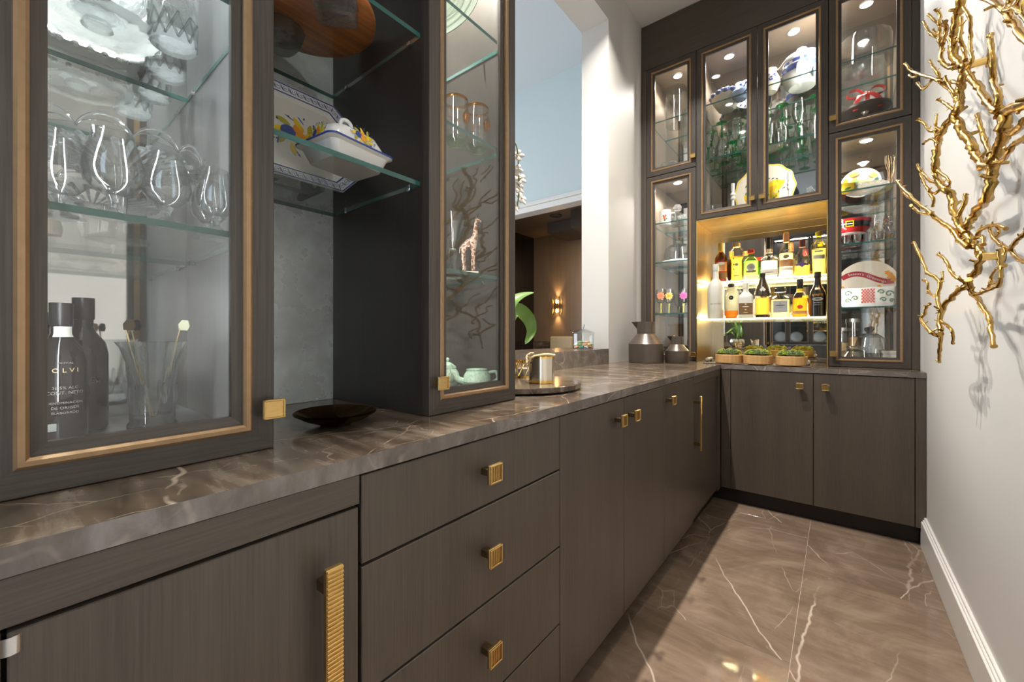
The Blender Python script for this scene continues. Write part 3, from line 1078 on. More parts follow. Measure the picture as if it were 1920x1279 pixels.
def fill_strip(parent, x, y0, z0, z1, sx, power, col=NEUT, along='Y'):
    """upright fill strip added in a front inner corner to brighten the cabinet inside"""
    if along == 'Y':     # back run: strip behind the stile, light goes to +Y
        MB().box(x - .004, x + .004, y0, y0 + .006, z0, z1).build('light_strip', FILLV, parent)
        lamp('fill_strip_lamp', 'AREA', (x + sx * .006, y0 + .008, (z0 + z1) / 2), power, col, (PI / 2, 0, -sx * 0.55), 0.008, z1 - z0)
    else:                # left run: light goes to -X
        MB().box(x - .006, x, y0 - .004, y0 + .004, z0, z1).build('light_strip', FILLV, parent)
        lamp('fill_strip_lamp', 'AREA', (x - .008, y0 + sx * .006, (z0 + z1) / 2), power, col, (PI / 2, 0, PI / 2 - sx * 0.55), 0.008, z1 - z0)


FILLV = emit('fill_strip_white', (1.0, 0.95, 0.86), 3)  # glow of the fill strips added inside the cabinets


def lat_w(name, prof, m, parent, c, n=24):
    return MB().lathe(prof, n, c, cap0=False, cap1=False).build(name, m, parent)


TOPZ = 3.208
# --- left run: near glass cabinet (Y -0.022..0.300), open niche (0.300..0.647), second glass cabinet (0.647..0.983)
BX0, BX1 = -1.226, -1.215       # mirror back


def side(b, y0, y1, z0=CT + .0005, z1=TOPZ, x1=XU - 0.0225):
    return b.box(BX0, x1, y0, y1, z0, z1)


cab1 = T('glass_cabinet', 'tall glass-fronted dark oak cabinet of crystal nearest on the worktop', 'cabinet', (-1.0, 0.14, CT))
side(side(MB(), -0.022, -0.004), 0.282, 0.300).box(BX1, XU - .0225, -0.004, 0.282, CT + .0005, 0.937).box(BX1, XU - .0225, -0.004, 0.282, TOPZ - .02, TOPZ).build('carcass', WOODG, cab1)
MB().box(BX0, BX1, -0.004, 0.282, CT + .001, TOPZ).build('mirror_back', MIRC, cab1)
glass_door(cab1, LU, -0.0225, 0.3005, CT + .001, TOPZ, 0.292, 0.987)
for z in (1.286, 1.676, 2.10, 2.55):
    shelf(cab1, BX1 + .001, XU - 0.030, -0.003, 0.281, z)
pins(cab1, 0, [(x, 0.282, z - .013, 0, -0.008) for z in (1.286, 1.676, 2.10) for x in (-1.15, -0.86)])
puck(cab1, -0.99, 0.14, 2.54, 4.0, (0.92, 0.96, 1.0))
fill_strip(cab1, XU - .0235, 0.001, 0.97, 3.15, 1, 5, (0.9, 0.95, 1.0), 'X')

niche = T('open_shelving', 'open dark oak niche with mirror back and glass shelves between glass cabinets', 'shelving', (-1.0, 0.47, CT))
MB().box(BX0, BX1, 0.3005, 0.6465, CT + .001, TOPZ).build('mirror_back', MIRA, niche)
MB().box(BX1, XU - .0225, 0.3005, 0.6465, TOPZ - .02, TOPZ).build('top_panel', WOODIN, niche)
for y0, y1 in ((0.3005, 0.3040), (0.6430, 0.6465)):
    MB().box(BX1 + .0005, XU - .0225, y0, y1, CT + .001, TOPZ - .021).build('side_panel', WOODIN, niche)
for z in (1.486, 1.848, 2.25):
    shelf(niche, BX1 + .001, XU - 0.028, 0.3045, 0.6425, z, 0.011)
    for y in (0.3045, 0.6425):
        s_ = 1 if y < 0.5 else -1
        for x in (-1.12, -0.83):
            MB().box(x - .006, x + .006, y, y + s_ * 0.012, z - .019, z - .0115, 0.001).build('shelf_clip', CHROME, niche)
cab2 = T('glass_cabinet', 'slim glass-fronted dark oak cabinet beside the pass-through with giraffe figurine', 'cabinet', (-1.0, 0.815, CT))
side(side(MB(), 0.647, 0.667), 0.963, 0.983).box(BX1, XU - .0225, 0.667, 0.963, CT + .0005, 0.945).box(BX1, XU - .0225, 0.667, 0.963, TOPZ - .02, TOPZ).build('carcass', WOODC, cab2)
MB().box(BX0, BX1, 0.667, 0.963, CT + .001, TOPZ).build('mirror_back', MIRC, cab2)
glass_door(cab2, LU, 0.6475, 0.984, CT + .001, TOPZ, 0.672, 0.995)
for z in (1.287, 1.674, 1.993, 2.5):
    shelf(cab2, BX1 + .001, XU - 0.030, 0.668, 0.962, z)
pins(cab2, 0, [(x, 0.963, z - .013, 0, -0.008) for z in (1.287, 1.674, 1.993) for x in (-1.12, -0.88)])
puck(cab2, -0.93, 0.90, 2.49, 7)
fill_strip(cab2, XU - .0235, 0.672, 0.97, 2.45, 1, 3, NEUT, 'X')
# fascia above the left run
struct('trim_3', MB().box(-1.226, XU - 0.001, -0.9, 0.983, TOPZ + .001, CZ - .001), WOODY)

# --- back run
YM = 3.60
FAS = T('fascia_panel', 'wide dark oak fascia panel above the back glass cabinets', 'panel', (-0.43, YU, TOPZ))
MB().box(XL + .002, XW - .002, YU, YU + .022, TOPZ + .002, CZ - .002, 0.001).build('board', WOODX, FAS)
struct('trim_4', MB().box(XL + .002, -1.1865, YU, YU + .022, CT + .001, TOPZ, 0.001), WOODV)
struct('trim_5', MB().box(0.3305, XW - .002, YU, YU + .022, CT + .001, TOPZ, 0.001), WOODV)


def back_cab(label, u0, u1, v0, v1, doors, shelves, floor_t=0.02, px=None, pe=0.75):
    c = T('glass_cabinet', label, 'cabinet', ((u0 + u1) / 2, YU + .2, v0))
    y0 = YU + .0225
    b = MB().box(u0 + .001, u0 + .019, y0, YM + .02, v0 + .001, v1 - .001).box(u1 - .019, u1 - .001, y0, YM + .02, v0 + .001, v1 - .001)
    b.box(u0 + .019, u1 - .019, y0, YM, v0 + .001, v0 + floor_t).box(u0 + .019, u1 - .019, y0, YM, v1 - floor_t, v1 - .001)
    b.build('carcass', WOODB, c)
    MB().box(u0 + .019, u1 - .019, YM, YM + .012, v0 + .001, v1 - .001).build('mirror_back', MIRC, c)
    for (a0, a1, hu, hv) in doors:
        glass_door(c, BU, a0 + .0015, a1 - .0015, v0 + .0015, v1 - .0015, hu, hv)
    for z in shelves:
        shelf(c, u0 + .020, u1 - .020, y0 + .012, YM - .001, z)
    for x in (px or [(u0 + u1) / 2]):
        puck(c, x, 3.39, v1 - floor_t, pe)
    hgt = v1 - v0
    if u0 > -0.1:
        fill_strip(c, u0 + .0235, y0 + .001, v0 + .03, v1 - .03, 1, 2.2 * hgt)
    else:
        fill_strip(c, u1 - .0235, y0 + .001, v0 + .03, v1 - .03, -1, 3.4 * hgt * (2.6 if u1 - u0 > .5 else 1))
    return c


UX = (-1.1855, -0.816, -0.4255, -0.0435, 0.3295)
cUL = back_cab('upper corner glass cabinet with a tall glass jar, left of the bar', UX[0], UX[1], 2.354, TOPZ, [(UX[0], UX[1], -0.833, 2.430)], (2.79,))
cLL = back_cab('lower corner glass cabinet standing on the worktop behind the grey jugs', UX[0], UX[1], CT + .001, 2.352, [(UX[0], UX[1], -0.831, 0.965)], (1.99, 1.682, 1.28))
cC = back_cab('double glass-door cabinet of green-stemmed glasses above the lit bar', UX[1], UX[3], 1.954, TOPZ, [(UX[1], UX[2], -0.455, 2.04), (UX[2], UX[3], -0.397, 2.04)], (2.80, 2.40), px=[-0.63, -0.235])
cUR = back_cab('upper glass cabinet with a ribboned present, right of the bar', UX[3], UX[4], 2.356, TOPZ, [(UX[3], UX[4], -0.022, 2.440)], (2.79,))
cLR = back_cab('tall lower glass cabinet of painted dishes right of the bar', UX[3], UX[4], CT + .001, 2.354, [(UX[3], UX[4], -0.020, 0.995)], (1.997, 1.672, 1.281), pe=0.5)

# --- lit bar niche, brass lined
bar = T('bar_niche', 'brass-lined backlit bar niche with mirror back above the worktop', 'niche', (-0.43, 3.45, CT))
b = MB()
b.box(UX[1] + .001, UX[1] + .008, YU, 3.655, CT + .001, 1.952, 0.0005)
b.build('left_lining', BRASSW, bar)
MB().box(UX[3] - .008, UX[3] - .001, YU, 3.655, CT + .001, 1.952, 0.0005).build('right_lining', BRASSW, bar)
MB().box(UX[1] + .0085, UX[3] - .0085, YU, 3.415, 1.944, 1.952, 0.0005).build('top_lining', BRASSW, bar)
MB().box(UX[1] + .0085, UX[3] - .0085, 3.420, 3.655, 1.944, 1.952, 0.0005).build('top_lining', BRASSW, bar)
MB().box(UX[1] + .001, UX[3] - .001, 3.656, 3.664, CT + .001, 1.952).build('mirror_back', MIRB, bar)
GLOWEDGE = pm('lit_shelf_edge', (0.9, 0.85, 0.6), 0.3, 0, 0.02, emis=(1.0, 0.88, 0.55), estr=1.6)  # edge glow put in as emission, for strip light carried through the glass
for z, y0 in ((1.230, 3.28), (1.512, 3.38)):
    bb_ = MB()
    x0, x1 = UX[1] + .009, UX[3] - .009
    vs = [(x, y, zz) for zz in (z - .012, z) for y in (y0, 3.654) for x in (x0, x1)]
    bb_.add(vs, [(0, 2, 3, 1), (4, 5, 7, 6)], 0)
    bb_.add(vs, [(0, 1, 5, 4), (2, 6, 7, 3), (0, 4, 6, 2), (1, 3, 7, 5)], 1)
    s_ = bb_.build('glass_shelf', [thin_glass('bar_shelf_glass', (0.96, 0.97, 0.93), 1.0), GLOWEDGE], bar, flat=True)
    MB().box(x0, x1, 3.636, 3.650, z + .0005, z + .012).build('light_strip', LEDW, s_)
    lamp('bar_shelf_lamp', 'AREA', ((x0 + x1) / 2, 3.63, z + 0.016), 10 if z < 1.4 else 13, (1, 0.80, 0.46), (PI + 0.75, 0, 0), 0.68, 0.02)

# --- cabinet wall at the other end of the pantry (seen in the bar mirror)
far = T('double_door_cabinet', 'dark oak base cabinet at the opposite end of the pantry', 'cabinet', (-0.43, -3.3, 0))
MB().box(XL + .003, XW - .003, -3.595, -3.02, 0.09, CT - .03).build('carcass', WOODV, far)
for u0, u1 in ((-1.225, -0.43), (-0.43, 0.358)):
    MB().box(u0 + .002, u1 - .002, -3.019, -2.998, 0.093, CT - .032, 0.001).build('door', WOODV, far)
slab('slab', [(XL + .003, -3.595), (XW - .003, -3.595), (XW - .003, -2.99), (XL + .003, -2.99)], CT - .0295, CT, far)
fu = T('glass_cabinet', 'glass-fronted plate cabinet at the opposite end of the pantry', 'cabinet', (-0.43, -3.4, CT))
MB().box(XL + .003, XW - .003, -3.595, -3.575, CT + .001, 3.2).box(XL + .003, XL + .02, -3.575, -3.23, CT + .001, 3.2).box(XW - .02, XW - .003, -3.575, -3.23, CT + .001, 3.2).box(XL + .02, XW - .02, -3.575, -3.23, CT + .001, CT + .02).box(XL + .02, XW - .02, -3.575, -3.23, 3.18, 3.2).build('carcass', WOODIN, fu)
FY = ('Y', -3.205)


def far_door(u0, u1):
    FF = ('Y', -3.207)
    d = MB().ring(FF, u0, u1, CT + .002, 3.198, [(0, .022), (0, 0), (.036, 0), (.036, .022)]).build('door', [WOODV, WOODX], fu, flat=True)
    MB().ring(FF, u0, u1, CT + .002, 3.198, [(.036, .018), (.036, -.004), (.048, -.004), (.048, .018)]).build('gold_bead', [GOLDB, GOLDB], d, flat=True)
    MB().box(u0 + .046, u1 - .046, -3.219, -3.215, CT + .048, 3.152).build('glass_pane', PANE, d)


for i in range(4):
    u = XL + .004 + i * 0.3962
    far_door(u, u + 0.394)
for z in (1.30, 1.68, 2.1, 2.6):
    shelf(fu, XL + .021, XW - .021, -3.574, -3.24, z)
lamp('far_cabinet_lamp', 'AREA', (-0.43, -3.4, 3.17), 10, NEUT, (0, 0, 0), 1.3, 0.05)
# ------------------------------------------------------------------ builders for the things in the cabinets
def face_cam(x, y):
    return math.atan2(-x, y)


def sqf(n, tb, fx=1.0, fy=1.0):
    def f(th, t):
        if t > tb:
            return 1
        c, s = abs(math.cos(th)) / fx, abs(math.sin(th)) / fy
        return 1 / (c ** n + s ** n) ** (1 / n)
    return f


def prof_r(prof, z):
    for (r0, z0), (r1, z1) in zip(prof, prof[1:]):
        if z0 <= z <= z1:
            return r0 + (r1 - r0) * (z - z0) / max(1e-6, z1 - z0)
    return prof[0][0]


def wall_glass(prof, t=0.0016):
    """outer profile going up, then the inner wall going down"""
    inner = [(max(0.0, r - t), z + (t if i == 0 else 0)) for i, (r, z) in enumerate(prof)]
    return prof + inner[::-1]


def ell(mb, cx, cy, rx, ry, ang=0, z=0.0, n=14, mi=0, pointed=False, h=0.0005):
    ca, sa = math.cos(ang), math.sin(ang)
    P = []
    for i in range(n):
        a = 2 * PI * i / n
        x, y = math.cos(a), math.sin(a)
        if pointed:
            y *= (1 - x * x) ** 0.5 if abs(x) < 1 else 0
        x, y = x * rx, y * ry
        P.append((cx + x * ca - y * sa, cy + x * sa + y * ca))
    zf = z if callable(z) else (lambda *_: z)
    top = [(x, y, zf(x, y) + h) for x, y in P]
    bot = [(x, y, zf(x, y)) for x, y in P]
    k = n
    mb.add(bot + top, [list(range(k, 2 * k)), list(range(k))[::-1]] + [(i, (i + 1) % k, k + (i + 1) % k, k + i) for i in range(k)], mi)


def bottle(label, loc, prof, glass, cap=None, liq=None, labels=(), texts=(), rounds=(), mod=None, n=28, cat='bottle', group=None, rz=None, wall=None, name='liquor_bottle', capmod=None):
    x, y, z = loc
    r = T(name, label, cat, loc, (0, 0, face_cam(x, y) if rz is None else rz), group)
    lat('body', prof, glass, r, n, mod)
    if liq:
        lm, lv = liq
        pl = [(max(0, a - 0.004), max(0.006, b)) for a, b in prof if b <= lv]
        pl.append((max(0, prof_r(prof, lv) - 0.004), lv))
        lat('liquor', pl, lm, r, n, mod)
    if cap:
        for cn, cpf, cm in cap:
            lat(cn, cpf, cm, r, 20)
    for (z0, z1, ha, m, off) in labels:
        vs, fs = [], []
        nu, nv = 10, 3
        for i in range(nv + 1):
            zz = z0 + (z1 - z0) * i / nv
            for j in range(nu + 1):
                th = -PI / 2 + off - ha + 2 * ha * j / nu
                rr = prof_r(prof, zz) * (mod(th, 0) if mod else 1) + 0.0008
                vs.append((rr * math.cos(th), rr * math.sin(th), zz))
        for i in range(nv):
            for j in range(nu):
                a = i * (nu + 1) + j
                fs.append((a, a + 1, a + nu + 2, a + nu + 1))
        MB().add(vs, fs).build('label', m, r, world=False)
    for (zz, ra, rb_, sides, m) in rounds:
        o = MB()
        ell(o, 0, 0, ra, rb_, 0, 0, sides)
        yy = prof_r(prof, zz) * (mod(-PI / 2, 0) if mod else 1) + 0.0015
        o.xf(Matrix.Translation((0, -yy, zz)) @ Matrix.Rotation(PI / 2, 4, 'X'))
        o.build('label', m, r, world=False, flat=True)
    for (s, size, zz, m, off) in texts:
        tv, tf = text_faces(s, size)
        vs = []
        for (a, b, _) in tv:
            rr = prof_r(prof, zz + b)
            th = -PI / 2 + off + a / rr
            q = rr * (mod(th, 0) if mod else 1) + 0.0014
            vs.append((q * math.cos(th), q * math.sin(th), zz + b))
        MB().add(vs, tf).build('lettering', m, r, world=False, flat=True)
    return r


def stemware(label, loc, h, rb, rf, stem_m, bowl_m, foot=None, group=None, cat='glass', name='wine_glass', shape='round', flip=False):
    """foot + stem as one part, bowl as another"""
    r = T(name, label, cat, loc, (PI, 0, 0) if flip else (0, 0, 0), group)
    if flip:
        r.location.z += h
    hs = h * (foot or 0.45)
    lat('stem', [(rf, 0.0), (rf, 0.0015), (rf * .5, 0.006), (0.0055, 0.014), (0.0045, hs * .5), (0.0055, hs * .75), (0.010, hs)], stem_m, r, 18)
    if shape == 'round':
        p = [(0.004, hs), (rb * .62, hs + (h - hs) * .14), (rb * .96, hs + (h - hs) * .42), (rb, hs + (h - hs) * .55), (rb * .93, hs + (h - hs) * .8), (rb * .82, h)]
    elif shape == 'snifter':
        p = [(0.004, hs), (rb * .55, hs + (h - hs) * .05), (rb * .9, hs + (h - hs) * .2), (rb, hs + (h - hs) * .36), (rb * .93, hs + (h - hs) * .58), (rb * .72, hs + (h - hs) * .85), (rb * .62, h)]
    else:
        p = [(0.004, hs), (rb * .35, hs + (h - hs) * .2), (rb * .6, hs + (h - hs) * .5), (rb, h)]
    lat('bowl', wall_glass(p, 0.0013), bowl_m, r, 24, cap0=False, cap1=False)
    return r


def plate_prof(R, depth=0.02, t=0.004):
    return [(0, 0), (R * .55, 0), (R * .62, depth * .3), (R * .75, depth * .75), (R, depth), (R, depth + t * .6), (R * .75, depth * .75 + t), (R * .6, depth * .3 + t), (R * .54, t), (0, t)]


# ================================================================== near cabinet: crystal
FL1 = 0.937
GL = 'crystal in the near cabinet'
INKRD = pm('dim_red_print', (0.16, 0.05, 0.04), 0.5, 0, 0.03)
# two dark wine bottles
wb = [(0, 0), (0.030, 0.0), (0.0315, 0.004), (0.0315, 0.130), (0.028, 0.150), (0.016, 0.168), (0.0125, 0.178), (0.0125, 0.205)]
for i, (x, y, lb) in enumerate(((-1.005, 0.066, 'dark wine bottle with gold lettering and paper neck band, front of the pair'), (-1.10, 0.100, 'dark wine bottle with plain black capsule, behind the lettered one'))):
    b = bottle(lb, (x, y, FL1), [(a * (1.0 if i == 0 else 1.07), c * (1.0 if i == 0 else 1.07)) for a, c in wb], WINEG, cap=[('capsule', [(0.0128 * (1, 1.07)[i], 0.190 * (1, 1.07)[i]), (0.0142 * (1, 1.07)[i], 0.192 * (1, 1.07)[i]), (0.0142 * (1, 1.07)[i], 0.228 * (1, 1.07)[i]), (0, 0.229 * (1, 1.07)[i])], DARKCAP)],
               labels=[(0.172, 0.189, 0.9, PAPER, 0.2)] if i == 0 else [],
               texts=[('MEZCAL', 0.0045, 0.130, INKB, 0.15), ('O L V I', 0.010, 0.118, INKG, 0.15), ('36.5% ALC', 0.0065, 0.090, INKB, 0.15), ('CONT. NETO', 0.007, 0.082, INKB, 0.15), ('DENOMINACION', 0.0052, 0.066, INKB, 0.15), ('DE ORIGEN', 0.006, 0.058, INKB, 0.15), ('ELABORADO', 0.0052, 0.050, INKB, 0.15)] if i == 0 else [('ES', 0.016, 0.092, INKRD, 0.45)], name='wine_bottle')
    if i == 0:
        MB().box(-0.021, -0.005, -0.0335, -0.0318, 0.022, 0.034).build('label', INKGR, b, world=False)


# flared crystal vases with stirrers
def vase(label, x, y):
    r = T('crystal_vase', label, 'vase', (x, y, FL1), (0, 0, 0.3))
    p = [(0.0, 0.0), (0.036, 0.0), (0.036, 0.012), (0.032, 0.02), (0.033, 0.075), (0.037, 0.125), (0.045, 0.152), (0.052, 0.163), (0.050, 0.163), (0.042, 0.150), (0.034, 0.125), (0.029, 0.075), (0.028, 0.026), (0.0, 0.022)]
    lat('body', p, CRYS2, r, 40, lambda th, t: 1 + 0.045 * math.cos(8 * th))
    o = MB()
    for k in range(8):
        a = 2 * PI * k / 8
        o.ball((0.034 * math.cos(a), 0.034 * math.sin(a), 0.070), 0.009, 8, 6, (0.5, 0.5, 2.2))
    o.build('cut_ovals', CRYS2, r, world=False, kind='stuff')
    return r


vase('flared crystal vase holding cocktail stirrers beside the wine bottles', -0.985, 0.178)
for i, (x, y, tx, ty, m) in enumerate(((-0.985, 0.178, -0.024, -0.034, BRASSD), (-0.985, 0.182, 0.010, 0.034, pm('cream_enamel', (0.72, 0.70, 0.48), 0.4, 0, .05)), (-0.990, 0.175, -0.036, -0.020, DARKCAP))):
    r = T('cocktail_stirrer', 'thin cocktail stirrer topped by a %s flag in the crystal vase' % ['bronze', 'cream', 'black'][i], 'stirrer', (x, y, FL1 + 0.0225))
    MB().tube([(0, 0, 0.001), (tx, ty, 0.166)], 0.0012, 6).build('stick', INKG, r, world=False)
    o = MB()
    o.prism([(-.002, -.002), (.014, -.003), (.018, .005), (.015, .016), (.004, .017), (-.003, .009)], -0.001, 0.001, M=Matrix.Translation((tx, ty, 0.164)) @ Matrix.Rotation(0.7, 4, 'Z') @ Matrix.Rotation(PI / 2, 4, 'X'))
    o.build('flag', m, r, world=False)

# shelf B: snifters, scalloped cake stand, silver tray
SB = 1.286
for i, (px, py, X, h, rb, lb) in enumerate(((112, 372, -0.90, 0.125, 0.034, 'brandy snifter at the hinge side of the near cabinet'), (213, 398, -0.845, 0.128, 0.036, 'large brandy snifter under the scalloped crystal stand'),
                                            (313, 412, -0.835, 0.112, 0.032, 'round brandy snifter, third along the shelf edge'), (405, 432, -0.835, 0.108, 0.029, 'slim brandy snifter close to the door handle side'),
                                            (392, 445, -0.90, 0.105, 0.028, 'small brandy snifter behind the slim one'))):
    q = onX(px, py, X)
    y = min(max(q.y, 0.032), 0.248)
    stemware(lb, (X, y, SB), h, rb, rb * 0.85, CRYS2, GLASS, 0.26, 'brandy snifters', name='brandy_snifter', shape='snifter')
r = T('cake_stand', 'scalloped crystal cake stand with ribbed underside above the snifters', 'cake stand', (-1.045, 0.140, SB))
lat('pedestal', [(0.045, 0), (0.045, 0.003), (0.015, 0.015), (0.011, 0.05), (0.016, 0.10), (0.03, 0.135)], CRYS2, r, 20)
lat('plate', [(0.0, 0.133), (0.05, 0.134), (0.10, 0.142), (0.126, 0.150), (0.130, 0.160), (0.127, 0.160), (0.122, 0.154), (0.10, 0.147), (0.0, 0.140)], GLASS, r, 72)
o = MB()
for k in range(12):
    P = []
    for j in range(9):
        a = 2 * PI * (k + j / 8) / 12
        P.append((0.1285 * math.cos(a), 0.1285 * math.sin(a), 0.156 + 0.026 * math.sin(PI * j / 8) ** 0.7))
    o.tube(P, 0.0022, 6)
    P2 = [(x * .99, y * .99, 0.158 + (z - 0.156) * .5) for x, y, z in P]
    o.tube(P2, 0.0014, 5)
o.build('scalloped_rim', CRYS2, r, world=False, kind='stuff')
o = MB()
for k in range(36):
    a = 2 * PI * k / 36
    o.tube([(0.03 * math.cos(a), 0.03 * math.sin(a), 0.131), (0.122 * math.cos(a), 0.122 * math.sin(a), 0.147)], [0.0012, 0.0046], 5)
for k in range(24):
    a = 2 * PI * (k + .5) / 24
    o.ball((0.112 * math.cos(a), 0.112 * math.sin(a), 0.146), 0.0065, 6, 5, (1, 1, .5))
o.build('cut_rays', CRYS, r, world=False, kind='stuff')
# silver tray with beaded rim
r = T('silver_tray', 'silver tray with beaded rim leaning on the mirror behind the footed bowl', 'tray', (-1.186, 0.115, 1.676 + 0.158), (PI / 2 - 0.09, 0, PI / 2))
pl = [(0.105 * math.copysign(abs(math.cos(a)) ** .5, math.cos(a)), 0.155 * math.copysign(abs(math.sin(a)) ** .5, math.sin(a))) for a in [2 * PI * i / 40 for i in range(40)]]
pin = [(x * .82, y * .86) for x, y in pl]
o = MB()
o.add([(x, y, 0.010) for x, y in pl] + [(x * .9, y * .93, 0.004) for x, y in pl] + [(x, y, 0.0) for x, y in pin], [(i, (i + 1) % 40, 40 + (i + 1) % 40, 40 + i) for i in range(40)] + [(40 + i, 40 + (i + 1) % 40, 80 + (i + 1) % 40, 80 + i) for i in range(40)] + [list(range(80, 120))])
o.build('dish', SILVER, r, world=False)
o = MB()
for i in range(40):
    for kk in (0, .5):
        x0, y0 = pl[i]
        x1, y1 = pl[(i + 1) % 40]
        o.ball((x0 + (x1 - x0) * kk, y0 + (y1 - y0) * kk, 0.010), 0.0062, 6, 5)
o.build('beaded_rim', SILVER, r, world=False, kind='stuff')
r = T('figurine', 'small bronze owl figurine behind the large brandy snifter', 'figurine', (-1.07, 0.055, SB))
lat('figure', [(0.0, 0), (0.016, 0.0), (0.018, 0.012), (0.014, 0.028), (0.012, 0.036), (0.015, 0.044), (0.012, 0.054), (0.0, 0.058)], BRASSD, r, 14)
for s_ in (-1, 1):
    MB().ball((s_ * .009, -.003, .056), .0045, 8, 6, (1, 1, 1.6)).build('ear', BRASSD, r, world=False)
# shelf A: compote bowl, tumblers, goblets
SA = 1.676
r = T('compote_bowl', 'cut crystal footed bowl on a silver dish on the upper shelf', 'bowl', (-1.07, 0.115, SA))
lat('dish', [(0, 0), (0.05, 0), (0.085, 0.006), (0.092, 0.012), (0.088, 0.013), (0.05, 0.004), (0, 0.004)], CRYS2, r, 40, lambda th, t: 1 + 0.03 * math.cos(14 * th))
lat('bowl', [(0, 0.006), (0.022, 0.006), (0.018, 0.018), (0.045, 0.035), (0.066, 0.065), (0.072, 0.10), (0.068, 0.10), (0.060, 0.066), (0.04, 0.04), (0, 0.03)], CRYS, r, 32, lambda th, t: 1 + 0.025 * math.cos(12 * th))
for i in range(7):
    a = 2 * PI * i / 7
    MB().ball((0.091 * math.cos(a), 0.091 * math.sin(a), 0.017), 0.008, 8, 6).build('rim_knob', CRYS2, r, world=False)


def tumbler(label, loc, R, h, m, cut=True, group=None, name='tumbler', cat='glass'):
    r = T(name, label, cat, loc, (0, 0, 0), group)
    lat('glass', [(0, 0), (R * .88, 0), (R * .9, .002), (R, h), (R - .002, h), (R * .86, h * .2), (0, h * .16)], m, r, 30)
    if cut:
        o = MB()
        for k in range(12):
            a = 2 * PI * k / 12
            a2 = a + PI / 6
            for (q0, q1) in ((a, a2), (a2, a)):
                o.tube([(R * .93 * math.cos(q0), R * .93 * math.sin(q0), h * .05), (R * .965 * math.cos(q1), R * .965 * math.sin(q1), h * .48)], 0.0022, 4)
        o.build('cut_pattern', CRYS, r, world=False, kind='stuff')
    return r


q = onZ(330, 92, SA)
tumbler('cut crystal tumbler on the upper shelf near the partition', (-1.02, 0.215, SA), 0.040, 0.11, CRYS)
tumbler('cut crystal tumbler behind the footed bowl', (-1.15, 0.23, SA), 0.036, 0.10, CRYS)
tumbler('plain crystal tumbler by the hinge side above the silver tray', (-0.93, 0.045, SA), 0.034, 0.095, CRYS2, False)

# ================================================================== open niche
S1, S2 = 1.848, 1.486
r = T('serving_board', 'round reddish acacia board raised on crystal pieces on the upper niche shelf', 'board', (-1.03, 0.4735, S1 + 0.0556))
lat('disc', [(0, 0), (0.157, 0), (0.166, 0.006), (0.166, 0.016), (0.159, 0.022), (0, 0.022)], ACACIA, r, 64)
r = T('crystal_box', 'cut crystal box under the front of the round acacia board', 'box', (-0.912, 0.490, S1), (0, 0, 0.9))
MB().box(-.044, .044, -.034, .034, 0, .042, .006).build('body', CRYSL, r, world=False)
MB().box(-.046, .046, -.036, .036, .0423, .0552, .005).build('lid', CRYSL, r, world=False)
r = T('crystal_bowl', 'low crystal bowl under the back of the round acacia board', 'bowl', (-1.125, 0.455, S1))
lat('bowl', [(0, 0), (.030, 0), (.034, .004), (.050, .030), (.056, .0552), (.052, .0552), (.046, .032), (0, .010)], CRYSL, r, 28, lambda th, t: 1 + .03 * math.cos(12 * th))


def oct_ring(a, b, ch):
    return [(-a + ch, -b), (a - ch, -b), (a, -b + ch), (a, b - ch), (a - ch, b), (-a + ch, b), (-a, b - ch), (-a, -b + ch)]


def fruit_print(o, z, S=1.0, seed=1, cx=0, cy=0):
    """painted fruit spray: slots 0 blue, 1 yellow, 2 orange, 3 olive leaf"""
    rnd = random.Random(seed)
    for (x, y, rr, mi) in ((-.018, .004, .013, 0), (.004, -.004, .014, 2), (.022, .004, .012, 1), (.0, .014, .010, 2)):
        ell(o, cx + x * S, cy + y * S, rr * S, rr * S * .85, rnd.random(), z, 14, mi)
    for k in range(9):
        a = 2 * PI * k / 9 + .2
        d = (.032 + .006 * rnd.random()) * S
        ell(o, cx + d * math.cos(a), cy + d * .75 * math.sin(a), .012 * S, .005 * S, a + .5, z, 10, 3 if k % 2 else 1, True)
    for k in range(22):
        a = rnd.random() * 2 * PI
        d = (.04 + .016 * rnd.random()) * S
        ell(o, cx + d * math.cos(a), cy + d * .7 * math.sin(a), .0022 * S, .0016 * S, a, z, 6, 0)
    for k in range(8):
        a = rnd.random() * 2 * PI
        d = .038 * S
        x, y = cx + d * math.cos(a), cy + d * .75 * math.sin(a)
        ell(o, x + .006 * S * math.cos(a + .9), y + .006 * S * math.sin(a + .9), .008 * S, .0009 * S, a + .9, z, 8, 0)


PAINT = [BLUEC, YELC, ORAC, OLIVEC]
# octagonal platter on a black easel
r = T('serving_platter', 'octagonal blue, white and yellow painted platter leaning in the niche', 'platter', (-1.062, 0.4725, S2 + 0.1235), (PI / 2 - 0.20, 0, PI / 2))
A, B_ = 0.158, 0.125
rings = [oct_ring(A, B_, .060), oct_ring(A - .026, B_ - .026, .049), oct_ring(A - .034, B_ - .034, .045)]
zz = [0.014, 0.010, 0.002]
vs, fs = [], []
for rg, z in zip(rings, zz):
    vs += [(x, y, z) for x, y in rg]
for rg, z in zip(rings[::-1], (-.003, .005, .009)):
    vs += [(x, y, z) for x, y in rg]
for i in range(5):
    for j in range(8):
        fs.append((i * 8 + j, i * 8 + (j + 1) % 8, i * 8 + 8 + (j + 1) % 8, i * 8 + 8 + j))
fs = [f[::-1] for f in fs] + [[16 + j for j in range(8)], [24 + j for j in range(8)][::-1], ] + [(j, (j + 1) % 8, 40 + (j + 1) % 8, 40 + j) for j in range(8)]
MB().add(vs, fs).build('dish', WHITEC, r, world=False, flat=True)
o = MB()
